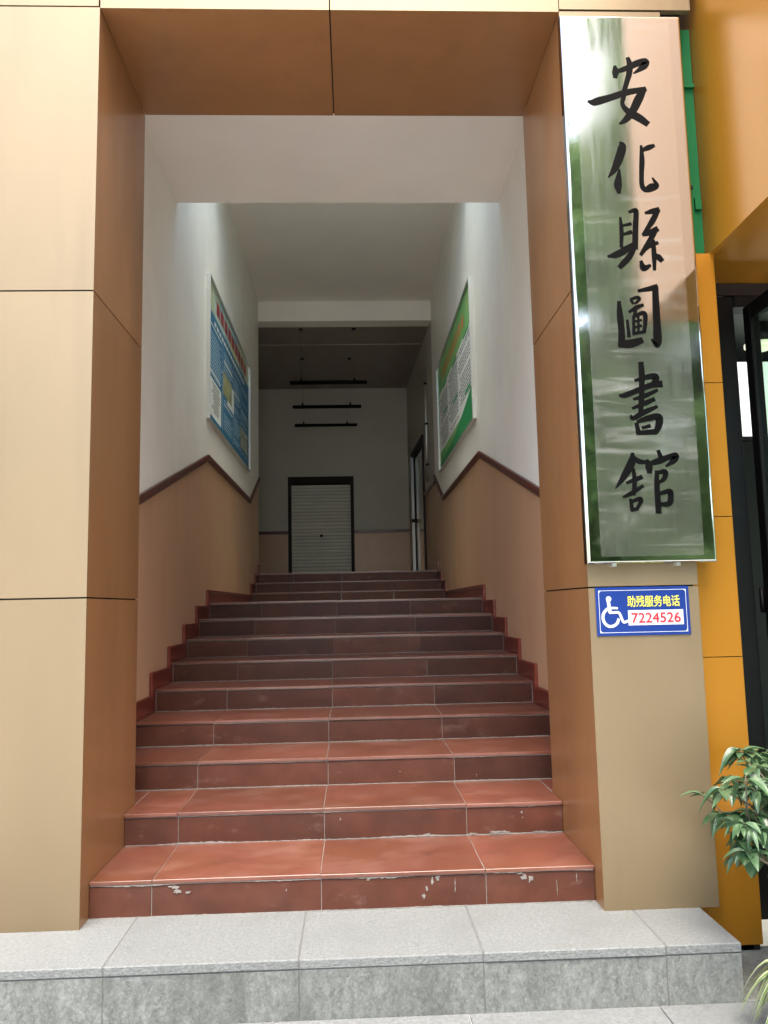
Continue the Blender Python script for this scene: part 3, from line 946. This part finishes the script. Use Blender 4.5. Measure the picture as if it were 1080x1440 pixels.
# ---------------- steel name sign with brush lettering
CH = [[[(1.366,3.768,0.0057),(1.373,3.736,0.0093),(1.369,3.694,0.0093),(1.353,3.644,0.0079),(1.341,3.606,0.0079),(1.334,3.569,0.0072),(1.328,3.544,0.0064),(1.339,3.518,0.0079),(1.368,3.493,0.0122),(1.406,3.469,0.0122),(1.438,3.444,0.0093)],[(1.303,3.727,0.0043),(1.305,3.7,0.0107),(1.302,3.673,0.0064)],[(1.307,3.7,0.0057),(1.356,3.717,0.0086),(1.405,3.741,0.0107),(1.448,3.752,0.0107),(1.439,3.728,0.0107),(1.39,3.693,0.0021)],[(1.169,3.552,0.0029),(1.194,3.548,0.0107),(1.222,3.556,0.0122),(1.278,3.573,0.0107),(1.349,3.597,0.01),(1.437,3.614,0.0079)],[(1.435,3.614,0.0072),(1.407,3.569,0.0136),(1.377,3.511,0.0122),(1.342,3.466,0.01),(1.311,3.444,0.0029)]],[[(1.306,3.353,0.0029),(1.315,3.332,0.0122),(1.297,3.274,0.0136),(1.27,3.217,0.0093),(1.243,3.183,0.0014)],[(1.295,3.221,0.0029),(1.29,3.184,0.0086),(1.285,3.144,0.0122),(1.289,3.109,0.005)],[(1.462,3.336,0.005),(1.437,3.327,0.0086),(1.405,3.313,0.005)],[(1.403,3.335,0.0036),(1.403,3.266,0.0079),(1.397,3.201,0.0072),(1.396,3.144,0.0072),(1.411,3.124,0.0086),(1.439,3.134,0.0129),(1.463,3.144,0.0079),(1.446,3.18,0.0018)]],[[(1.287,2.989,0.0036),(1.289,2.928,0.0064),(1.284,2.853,0.005)],[(1.33,3.017,0.0043),(1.353,3.024,0.0072),(1.361,3.014,0.0079),(1.354,2.944,0.0086),(1.346,2.847,0.0093)],[(1.299,2.952,0.0036),(1.333,2.96,0.005)],[(1.296,2.91,0.0036),(1.332,2.921,0.0064)],[(1.222,2.807,0.0036),(1.263,2.816,0.0107),(1.314,2.845,0.01),(1.346,2.866,0.0064)],[(1.345,2.855,0.0079),(1.318,2.805,0.0093),(1.289,2.774,0.0093),(1.272,2.757,0.0072)],[(1.404,3.012,0.0036),(1.432,3.019,0.0079),(1.463,3.027,0.0079)],[(1.46,3.023,0.0079),(1.434,2.975,0.0093),(1.41,2.94,0.0072),(1.388,2.91,0.005)],[(1.388,2.91,0.0057),(1.418,2.918,0.0086),(1.451,2.935,0.0086)],[(1.446,2.932,0.0079),(1.416,2.88,0.0086),(1.392,2.844,0.0079),(1.372,2.815,0.005)],[(1.375,2.823,0.005),(1.406,2.852,0.0072),(1.45,2.87,0.005)],[(1.431,2.88,0.005),(1.431,2.817,0.0072),(1.429,2.744,0.0043)],[(1.37,2.783,0.0043),(1.38,2.751,0.01),(1.41,2.763,0.0043)],[(1.439,2.813,0.0043),(1.451,2.802,0.0086),(1.465,2.786,0.0064)]],[[(1.259,2.594,0.0053),(1.26,2.527,0.0099),(1.263,2.461,0.0099),(1.259,2.396,0.0106)],[(1.254,2.4,0.0106),(1.302,2.402,0.0129),(1.35,2.417,0.0091)],[(1.35,2.645,0.0046),(1.398,2.654,0.0076),(1.432,2.662,0.0091)],[(1.427,2.662,0.0091),(1.425,2.575,0.0106),(1.424,2.493,0.0114),(1.422,2.415,0.0129),(1.417,2.392,0.0068),(1.395,2.421,0.0023)],[(1.314,2.602,0.0038),(1.323,2.586,0.0038)],[(1.314,2.606,0.0038),(1.342,2.615,0.0049),(1.351,2.605,0.0049),(1.332,2.587,0.0034)],[(1.303,2.548,0.0038),(1.336,2.567,0.0068),(1.366,2.579,0.0046)],[(1.335,2.572,0.0053),(1.326,2.535,0.0046)],[(1.291,2.509,0.0034),(1.295,2.435,0.0053)],[(1.32,2.522,0.0038),(1.317,2.448,0.0049)],[(1.32,2.525,0.0046),(1.362,2.542,0.0064),(1.374,2.525,0.0068),(1.365,2.457,0.0053)],[(1.315,2.447,0.0046),(1.365,2.456,0.0049)],[(1.329,2.504,0.003),(1.354,2.51,0.0034)],[(1.326,2.477,0.003),(1.352,2.484,0.0034)],[(1.342,2.525,0.003),(1.339,2.453,0.003)]],[[(1.341,2.313,0.0076),(1.342,2.266,0.0091),(1.339,2.21,0.0083),(1.334,2.154,0.0083),(1.326,2.08,0.0068)],[(1.31,2.234,0.0038),(1.357,2.247,0.0076),(1.403,2.251,0.0099),(1.39,2.217,0.0083),(1.342,2.2,0.003)],[(1.237,2.168,0.003),(1.257,2.166,0.0076),(1.289,2.177,0.0083),(1.338,2.197,0.0083),(1.387,2.213,0.0091),(1.425,2.217,0.0099)],[(1.3,2.149,0.0038),(1.352,2.165,0.0068),(1.406,2.189,0.0046)],[(1.293,2.109,0.0038),(1.346,2.13,0.0076),(1.389,2.148,0.0061)],[(1.283,2.076,0.003),(1.291,2.063,0.0061),(1.335,2.087,0.0083),(1.4,2.115,0.0046)],[(1.305,2.041,0.0053),(1.312,1.998,0.0076)],[(1.312,2.049,0.0053),(1.362,2.064,0.0091),(1.406,2.068,0.0106),(1.404,2.033,0.0106),(1.39,2.003,0.0076)],[(1.331,2.021,0.0046),(1.363,2.029,0.0053)],[(1.311,1.999,0.0061),(1.386,2.002,0.0083)]],[[(1.28,1.908,0.0046),(1.273,1.868,0.0121),(1.238,1.809,0.0099),(1.197,1.755,0.0015)],[(1.285,1.888,0.0061),(1.308,1.872,0.0076),(1.339,1.867,0.0053)],[(1.28,1.839,0.0046),(1.282,1.783,0.0068),(1.274,1.727,0.0053)],[(1.247,1.779,0.0038),(1.283,1.791,0.0068),(1.313,1.803,0.0068)],[(1.229,1.717,0.003),(1.264,1.732,0.0068),(1.317,1.764,0.0046)],[(1.26,1.705,0.0046),(1.264,1.662,0.0061)],[(1.265,1.696,0.0046),(1.298,1.708,0.0064),(1.305,1.697,0.0064),(1.284,1.663,0.0046)],[(1.262,1.659,0.0053),(1.288,1.665,0.0053)],[(1.395,1.918,0.0046),(1.403,1.891,0.0068)],[(1.341,1.876,0.0053),(1.349,1.848,0.0106),(1.35,1.824,0.0068)],[(1.348,1.86,0.0061),(1.397,1.874,0.0099),(1.438,1.889,0.0083),(1.47,1.895,0.0099),(1.459,1.874,0.0091),(1.426,1.85,0.003)],[(1.382,1.827,0.0053),(1.379,1.774,0.0076),(1.379,1.704,0.0083),(1.379,1.648,0.0083)],[(1.385,1.82,0.0053),(1.419,1.825,0.0076),(1.413,1.795,0.0068),(1.387,1.777,0.0046)],[(1.384,1.728,0.0053),(1.43,1.739,0.0076),(1.437,1.724,0.0083),(1.428,1.686,0.0083),(1.385,1.683,0.0053)]]]
sg = empty('name_sign', 'tall mirror polished steel plaque with six black brush characters on the right pillar', 'sign')
SX0, SX1, SZ0, SZ1 = 1.058, 1.626, 1.43, 3.985
# plate with rolled edges
bm = bmesh.new()
rad, nseg = 0.013, 6
prof = []
for i in range(nseg + 1):
    t = math.pi / 2 * i / nseg
    prof.append((rad - rad * math.sin(t) if False else rad * (1 - math.sin(t)), -0.05 + rad * (1 - math.cos(t))))
# prof runs from the flat face (inset rad) to the outer edge
loops = []
for ins, y in [(rad, -0.05)] + prof[1:] + [(0, -0.004)]:
    loops.append([bm.verts.new(c) for c in ((SX0 + ins, y, SZ0 + ins), (SX1 - ins, y, SZ0 + ins), (SX1 - ins, y, SZ1 - ins), (SX0 + ins, y, SZ1 - ins))])
bm.faces.new(loops[0])
for a, b in zip(loops, loops[1:]):
    for k in range(4):
        bm.faces.new((a[k], a[(k + 1) % 4], b[(k + 1) % 4], b[k]))
bm.faces.new(loops[-1])
link('plate', bm_mesh(bm), 'steel_mirror', sg)
box('film', (SX0 + 0.062, SX1 - 0.058, -0.0508, -0.0503, SZ0 + 0.03, SZ1 - 0.014), 'brushed', sg)
box('bracket', (SX0 + 0.1, SX1 - 0.12, -0.004, -0.001, SZ0 + .1, SZ1 - .1), 'alu', sg)
for x in (1.17, 1.45):
    box('bracket', (x, x + .02, -0.03, -0.001, SZ0 - .012, SZ0 + .01), 'alu', sg)
for ch in CH:
    bm = bmesh.new()
    for i, s_ in enumerate(ch):
        s_ = [(a_, b_, h_ * 1.45 + .0004) for a_, b_, h_ in s_]
        add_stroke(bm, s_, -0.0525 - 0.00012 * i, -0.0506)
    link('character', bm_mesh(bm), 'black', sg)

# ---------------- blue service plaque
pl = empty('service_plaque', 'small blue plaque with wheelchair symbol and red phone number below the steel sign', 'sign')
px0, px1, pz0, pz1 = 1.098, 1.507, 1.122, 1.330
box('plate', (px0, px1, -0.006, -0.0005, pz0, pz1), 'blue', pl, 0.001)
fr_ = bmesh.new()
b0 = 0.013
yA, yB_ = -0.0068, -0.0061
for r_ in ((px0 + b0, px1 - b0, pz0 + b0, pz0 + b0 + .0022), (px0 + b0, px1 - b0, pz1 - b0 - .0022, pz1 - b0), (px0 + b0, px0 + b0 + .0022, pz0 + b0 + .0023, pz1 - b0 - .0023), (px1 - b0 - .0022, px1 - b0, pz0 + b0 + .0023, pz1 - b0 - .0023)):
    add_box(fr_, r_[0], r_[1], yA, yB_, r_[2], r_[3])
link('border', bm_mesh(fr_), 'palebl2' if 'palebl2' in M else 'printwhite', pl)
bm = bmesh.new()
for cx_, cz_, sx_, sz_ in ((px0 + b0, pz0 + b0, 1, 1), (px1 - b0, pz0 + b0, -1, 1), (px0 + b0, pz1 - b0, 1, -1), (px1 - b0, pz1 - b0, -1, -1)):
    vs = [bm.verts.new((cx_ + sx_ * a, -0.0072, cz_ + sz_ * b)) for a, b in ((0, 0), (.016, 0), (.006, .006), (0, .016))]
    bm.faces.new(vs)
link('corner_mark', bm_mesh(bm), 'printwhite', pl)
# wheelchair symbol
ox, oz = px0 + 0.018, pz0 + 0.032
bm = bmesh.new()
def zx(u, v): return (px0 + (u - 105) / 815 * (px1 - px0), pz1 - (v - 95) / 405 * (pz1 - pz0))
def strokepx(pts, h):
    add_stroke(bm, [(*zx(a, b), h) for a, b in pts], -0.0075 - 0.0001 * len(bm.verts) / 100, -0.0061)
hd = zx(217, 192)
vs = [bm.verts.new((hd[0] + .012 * math.cos(t * .3927), -0.0076, hd[1] + .012 * math.sin(t * .3927))) for t in range(16)]
bm.faces.new(vs)
strokepx([(213, 205), (218, 250), (224, 300)], .0072)
strokepx([(222, 268), (255, 268), (288, 270)], .0048)
strokepx([(222, 306), (265, 306), (300, 308), (318, 345), (338, 388), (372, 378)], .0055)
strokepx([(202, 275), (172, 305), (160, 345), (172, 390), (205, 418), (245, 418), (280, 396), (296, 362)], .0062)
link('wheelchair_symbol', bm_mesh(bm), 'printwhite', pl)
n0 = zx(380, 415); n1 = zx(862, 290)
box('number_box', (n0[0], n1[0], -0.0066, -0.0061, n0[1], n1[1]), 'printwhite', pl)
a = zx(378, 264); b = zx(836, 168)
text_obj('lettering', '助残服务电话', 0.05, a[0], a[1], -0.0072, 'yellow', pl, bold=0.0009, width=b[0] - a[0], height=b[1] - a[1])
a = zx(408, 396); b = zx(836, 312)
text_obj('phone_number', '7224526', 0.05, a[0], a[1], -0.0073, 'red', pl, bold=0.0006, width=b[0] - a[0], height=b[1] - a[1])

# ---------------- orange neighbour: column, green board, canopy, glass door and lobby
oc = empty('orange_column', 'narrow orange panel column between the tan pillar and the glass door', 'column')
ocuts = [GROUND + 0.035, 1.018, 1.637, 2.252, 2.872]
for a, b in zip(ocuts, ocuts[1:]):
    prism('panel', [(1.45, 0.06), (1.756, 0.06), (1.756, 0.40), (1.726, 0.40), (1.726, 0.09), (1.45, 0.09)], 'z', a + .002, b - .002, 'orange', oc)
box('core', (1.56, 1.722, 0.075, 0.39, GROUND, 2.868), 'core', oc)
box('plinth', (1.50, 1.75, 0.075, 0.40, GROUND, GROUND + .034), 'core', oc)
gb = empty('green_board', 'strip of green painted board showing behind the steel sign', 'board')
box('board', (1.545, 1.735, 0.10, 0.12, 2.874, 4.03), 'green', gb)
box('batten', (1.545, 1.735, 0.085, 0.0995, 3.72, 3.74), 'green', gb)
box('bracket', (1.700, 1.73, 0.085, 0.0995, 3.10, 3.16), 'green', gb)
box('clip', (1.66, 1.69, 0.075, 0.0995, 3.20, 3.215), 'darkframe', gb)
cn = empty('entrance_canopy', 'bright orange panel canopy projecting over the glass door', 'canopy')
CX = 1.738
box('side_panel', (CX, CX + .03, -1.05, 0.40, 2.866, 5.4), 'orange', cn)
box('front_panel', (CX + .0305, 6.0, -1.05, -1.02, 2.866, 5.4), 'orange', cn)
box('soffit_panel', (CX + .031, 2.9, -1.0195, 0.43, 2.866, 2.89), 'orange', cn)
box('soffit_panel', (2.907, 6.0, -1.0195, 0.43, 2.866, 2.89), 'orange', cn)
box('core', (CX + .035, 5.99, -1.01, 0.5, 2.895, 5.38), 'core', cn)
gd = empty('entrance_door', 'black framed glass door standing open under the orange canopy', 'door')
box('jamb', (1.758, 2.01, 0.41, 0.52, GROUND, 2.80), 'blackmetal', gd, .004)
box('head', (2.012, 4.4, 0.41, 0.52, 2.745, 2.863), 'blackmetal', gd, .004)
box('head_trim', (1.758, 4.4, 0.40, 0.409, 2.800, 2.862), 'alu_dark', gd) if 'alu_dark' in M else box('head_trim', (1.758, 4.4, 0.395, 0.409, 2.802, 2.862), 'darkframe', gd)
leaf = box('leaf_stile', (2.052, 2.10, 0.335, 0.405, GROUND + .02, 2.735), 'blackmetal', gd, .004)
box('leaf_stile', (2.052, 2.10, -0.52, -0.44, GROUND + .02, 2.735), 'blackmetal', gd, .004)
box('leaf_rail', (2.052, 2.10, -0.438, 0.333, 2.655, 2.735), 'blackmetal', gd, .004)
box('leaf_rail', (2.052, 2.10, -0.438, 0.333, GROUND + .02, GROUND + .16), 'blackmetal', gd, .004)
box('leaf_pane', (2.07, 2.08, -0.438, 0.333, GROUND + .162, 2.653), 'darkglass', gd)
tube('pull_handle', [(2.045, -0.36, 0.75), (2.02, -0.36, 0.78), (2.02, -0.36, 1.45), (2.045, -0.36, 1.48)], 0.012, 'alu', gd)
for z in (0.2, 1.2):
    tube('hinge', [(2.045, 0.41, z), (2.045, 0.41, z + .12)], 0.012, 'blackmetal', gd)
lb = empty('wall_lobby', 'dim green lobby walls seen past the black glass door', 'wall')
for nm, b in (('rear_plaster', (1.6, 5.2, 3.4, 3.5, GROUND, 2.9)), ('side_plaster', (1.60, 1.70, 0.53, 3.4, GROUND, 2.9)), ('side_plaster', (5.1, 5.2, 0.5, 3.4, GROUND, 2.9)),
              ('front_plaster', (4.4, 6.0, 0.41, 0.5, GROUND, 2.862)), ('top_slab', (1.6, 5.2, 0.53, 3.5, 2.90, 3.0))):
    box(nm, b, 'lobbywall', lb)
ls = empty('lit_screen', 'glowing white screen inside the lobby, behind the glass door', 'screen')
box('housing', (2.48, 3.60, 1.42, 1.47, 2.26, 2.79), 'blackmetal', ls)
box('display', (2.50, 3.58, 1.412, 1.419, 2.285, 2.765), 'lightbox', ls)
box('hanger', (2.9, 2.93, 1.43, 1.46, 2.79, 2.9), 'blackmetal', ls)
ll = empty('lobby_lamp', 'round glowing ceiling lamp inside the lobby', 'lamp', (2.50, 1.10, 2.74))
link('base', lathe_me([(0.0005, .16), (0.06, .16), (0.06, 0.045), (0.0005, .045)], 20), 'blackmetal', ll)
link('diffuser', lathe_me([(0.0005, 0), (0.06, .003), (0.085, .02), (0.085, .04), (0.0005, .044)], 24), 'lamp', ll)

# ---------------- potted shrub at the right
def leaf_me(L_, w_, fold, droop, n=7):
    bm = bmesh.new()
    rows = []
    for i in range(n + 1):
        t = i / n
        hw = w_ * (math.sin(math.pi * min(1, t * 0.97 + .03) ** 0.8) ** 0.9) * (1 if t < 1 else 0) + 0.0006
        y = L_ * t
        z = -droop * L_ * t * t
        rows.append([bm.verts.new((-hw, y, z + hw * fold)), bm.verts.new((-hw * .5, y, z + hw * fold * .35)), bm.verts.new((0, y, z)), bm.verts.new((hw * .5, y, z + hw * fold * .35)), bm.verts.new((hw, y, z + hw * fold))])
    for a, b in zip(rows, rows[1:]):
        for k in range(4):
            bm.faces.new((a[k], a[k + 1], b[k + 1], b[k]))
    me = bm_mesh(bm, smooth=True)
    me.materials.append(M['leaf'])
    return me
LM = [leaf_me(.082, .019, .45, .3), leaf_me(.075, .019, .3, .6), leaf_me(.092, .021, .5, .5), leaf_me(.06, .015, .4, .2), leaf_me(.085, .020, .7, .8)]
PB = Vector((1.83, -0.33, GROUND))
sh_ = empty('potted_shrub', 'glossy leaved green shrub in a pot beside the orange column', 'plant', PB)
random.seed(21)
ZP = 0.40   # pot rim height above its foot
link('planter', lathe_me([(0.001, 0), (0.13, 0), (0.16, .16), (0.178, 0.36), (0.170, 0.36), (0.150, .33), (0.001, .33)]), 'planter', sh_)
link('pot_rim', lathe_me([(0.168, .372), (0.19, .374), (0.203, .395), (0.203, .415), (0.19, .436), (0.172, .438), (0.165, .42)]), 'ceramic', sh_)
link('soil', lathe_me([(0.001, .33), (0.166, .34), (0.166, .40), (0.001, .41)]), 'soil', sh_)
tips = []
def branch(p, d, ln, r, depth):
    pts = [p]
    dd = d.normalized()
    q_ = p.copy()
    for i in range(4):
        dd = (dd + Vector((rnd(.18), rnd(.18), rnd(.1) + .04))).normalized()
        q_ = q_ + dd * ln / 4
        pts.append(q_.copy())
    add_tube(bmS, pts, [r * (1 - .12 * i) for i in range(5)], 6)
    tips.append((q_.copy(), dd.copy()))
    if depth:
        for _ in range(3):
            a = random.uniform(0, 2 * math.pi)
            nd = (dd * .6 + Vector((math.cos(a), math.sin(a), rnd(.35))) * .8)
            branch(pts[random.choice((2, 3))], nd, ln * random.uniform(.55, .8), r * .6, depth - 1)
bmS = bmesh.new()
for a in range(6):
    t = a * 1.05 + .3
    branch(Vector((math.cos(t) * .03, math.sin(t) * .03, .40)), Vector((math.cos(t) * .75, math.sin(t) * .75, 1.0)), .36, .008, 1)
# a low spray reaching out over the ledge
branch(Vector((-.04, .0, .45)), Vector((-1.0, -.12, .40)), .40, .007, 1)
branch(Vector((-.04, -.03, .45)), Vector((-.9, -.4, .2)), .34, .007, 1)
branch(Vector((-.04, -.03, .47)), Vector((-.8, -.3, .7)), .36, .007, 1)
branch(Vector((-.03, .02, .5)), Vector((-.9, .2, .9)), .34, .007, 1)
for a in range(7):
    branch(Vector((-.02 - .01 * a, .02 * (a % 3) - .02, .44 + .02 * a)), Vector((-.8 - .05 * (a % 4), .35 * math.sin(a * 2.1), .15 + .16 * a)), .26 + .02 * (a % 3), .006, 1)
link('stem', bm_mesh(bmS, smooth=True), 'bark', sh_)
for p, d in tips:
    for j in range(random.choice((7, 8, 9))):
        a = j * 2.4 + rnd(.4)
        out = Vector((math.cos(a), math.sin(a), 0))
        dirv = (d * random.uniform(.1, .5) + out * 1.0 + Vector((0, 0, rnd(.35) - .1))).normalized()
        zup = (Vector((0, 0, 1)) - dirv * dirv.z).normalized()
        xax = dirv.cross(zup)
        mt = Matrix((xax, dirv, zup)).transposed().to_euler()
        lf = link('leaf', random.choice(LM), None, sh_, p + dirv * .006 - d * random.uniform(0, .03), mt)
        k_ = random.uniform(.62, 1.12)
        lf.scale = (k_ * random.uniform(.85, 1.15), k_, k_ * random.uniform(.6, 1.5))

# scratches on the reveals
for x_, y_, za, zb in ((-W + .0006, 0.69, 1.62, 1.95), (-W + .0006, .60, .60, .64), (W - .0006, .45, 1.80, 2.0)):
    box('scratch', (min(x_, x_ + .0004), max(x_, x_ + .0004), y_, y_ + .004, za, zb), 'panel', por)
# pale striped plant low in the right corner
sp = empty('striped_plant', 'pale yellow striped leaves of a low plant at the bottom right', 'plant', (1.575, -0.62, GROUND))
link('pot', lathe_me([(0.001, 0.005), (0.07, 0.005), (0.085, .05), (0.075, .05), (0.001, .04)]), 'planter', sp)
random.seed(5)
def blade(a, ln, wd, lift, m):
    bm = bmesh.new()
    rows = []
    n = 9
    for i in range(n + 1):
        t = i / n
        rr_ = ln * (t * .9)
        z = .05 + lift * math.sin(math.pi * (t * .85 + .12)) 
        hw = wd * (1 - t ** 2.5) * min(1, .5 + t * 2) + .0004
        c, s_ = math.cos(a), math.sin(a)
        rows.append([bm.verts.new((c * rr_ - s_ * k * hw, s_ * rr_ + c * k * hw, z + abs(k) * hw * .4)) for k in (-1, -.4, .4, 1)])
    for p_, q_ in zip(rows, rows[1:]):
        for k in range(3):
            bm.faces.new((p_[k], p_[k + 1], q_[k + 1], q_[k]))
    me = bm_mesh(bm, smooth=True)
    me.materials.append(M['paleleaf'])
    me.materials.append(M['greenleaf'])
    for p_ in me.polygons:
        p_.material_index = 1 if p_.index % 3 == 1 else 0
    link('leaf', me, None, sp)
for i in range(70):
    blade(i * 2.4 + rnd(.2), random.uniform(.19, .27), random.uniform(.012, .019), random.uniform(.11, .19), 'paleleaf')

# ---------------- street side behind the camera (seen mirrored in the steel sign)
def tree(name, label, x, y, h, cr, seed, nleaf=11000, base=0.35):
    random.seed(seed)
    t = empty(name, label, 'tree', (x, y, GROUND))
    bm = bmesh.new()
    pts = [Vector((0, 0, 0))]
    for i in range(6):
        pts.append(pts[-1] + Vector((rnd(.12), rnd(.12), h * .7 / 6)))
    add_tube(bm, pts, [.16 - .018 * i for i in range(7)], 9)
    clumps = []
    for i in range(16):
        s_ = pts[random.randint(2, 6)]
        a = random.uniform(0, 6.28)
        rr_ = cr * random.uniform(.4, 1.0)
        e = Vector((math.cos(a) * rr_, math.sin(a) * rr_, h * random.uniform(base, 1.0)))
        mid = (s_ + e) / 2 + Vector((0, 0, .2))
        add_tube(bm, [s_, mid, e], [.06, .04, .012], 6)
        clumps.append((e, random.uniform(.5, .95)))
        clumps.append((mid, random.uniform(.35, .7)))
    link('trunk', bm_mesh(bm, smooth=True), 'bark', t)
    vs, fs = [], []
    for i in range(nleaf):
        c, r_ = random.choice(clumps)
        v = Vector((random.gauss(0, 1), random.gauss(0, 1), random.gauss(0, .8)))
        p = c + v.normalized() * r_ * random.random() ** .45
        d = Vector((rnd(1), rnd(1), rnd(.7))).normalized()
        u = d.orthogonal().normalized() * random.uniform(.045, .07)
        d = d * random.uniform(.09, .15)
        k = len(vs)
        vs += [p - d, p + u, p + d, p - u]
        fs.append((k, k + 1, k + 2, k + 3))
    me = bpy.data.meshes.new('crown')
    me.from_pydata([tuple(v) for v in vs], [], fs)
    link('crown', me, 'treeleaf', t, kind='stuff')
tree('street_tree', 'leafy street tree opposite the entrance, mirrored in the steel sign', 4.9, -9.0, 10.5, 2.4, 3, nleaf=20000, base=0.12)
tree('street_tree', 'dense young street tree closest to the mirrored shrubs', 3.3, -7.8, 6.0, 1.4, 31, base=0.2)
tree('street_tree', 'slender street tree at the left end of the opposite kerb', -7.0, -9.5, 7.0, 2.6, 32, base=0.25)
tree('street_tree', 'broad street tree filling the gap behind the mirrored one', 6.6, -11.0, 10.0, 2.8, 41, nleaf=16000, base=0.12)
tree('street_tree', 'old street tree standing behind the dense young one', 3.2, -11.5, 11.0, 2.6, 43, nleaf=14000, base=0.12)
tree('street_tree', 'spreading street tree farther along the opposite kerb', 8.8, -10.5, 6.5, 2.6, 9, base=0.3)
def bush(x, y, r, seed, label):
    random.seed(seed)
    t = empty('street_shrub', label, 'shrub', (x, y, GROUND))
    bm = bmesh.new()
    for i in range(5):
        a = i * 1.25
        add_tube(bm, [Vector((0, 0, 0)), Vector((math.cos(a) * r * .6, math.sin(a) * r * .6, r * 1.1))], [.02, .008], 5)
    link('stem', bm_mesh(bm), 'bark', t)
    vs, fs = [], []
    for i in range(3000):
        v = Vector((random.gauss(0, 1), random.gauss(0, 1), random.gauss(0, 1))).normalized() * r * random.uniform(.6, 1.05)
        p = Vector((v.x, v.y, max(.02, v.z * 1.0 + r * .95)))
        d = Vector((rnd(1), rnd(1), rnd(1))).normalized()
        u = d.orthogonal().normalized() * .035
        d = d * .10
        k = len(vs)
        vs += [p - d, p + u, p + d, p - u]
        fs.append((k, k + 1, k + 2, k + 3))
    me = bpy.data.meshes.new('crown')
    me.from_pydata([tuple(v) for v in vs], [], fs)
    link('crown', me, 'treeleaf', t, kind='stuff')
bush(3.0, -6.4, .85, 11, 'rounded shrub across the way, nearest the mirrored view')
bush(4.3, -6.8, 1.1, 12, 'larger rounded shrub beside the mirrored street tree')
bush(5.7, -6.3, .9, 13, 'rounded shrub farthest along the opposite bed')
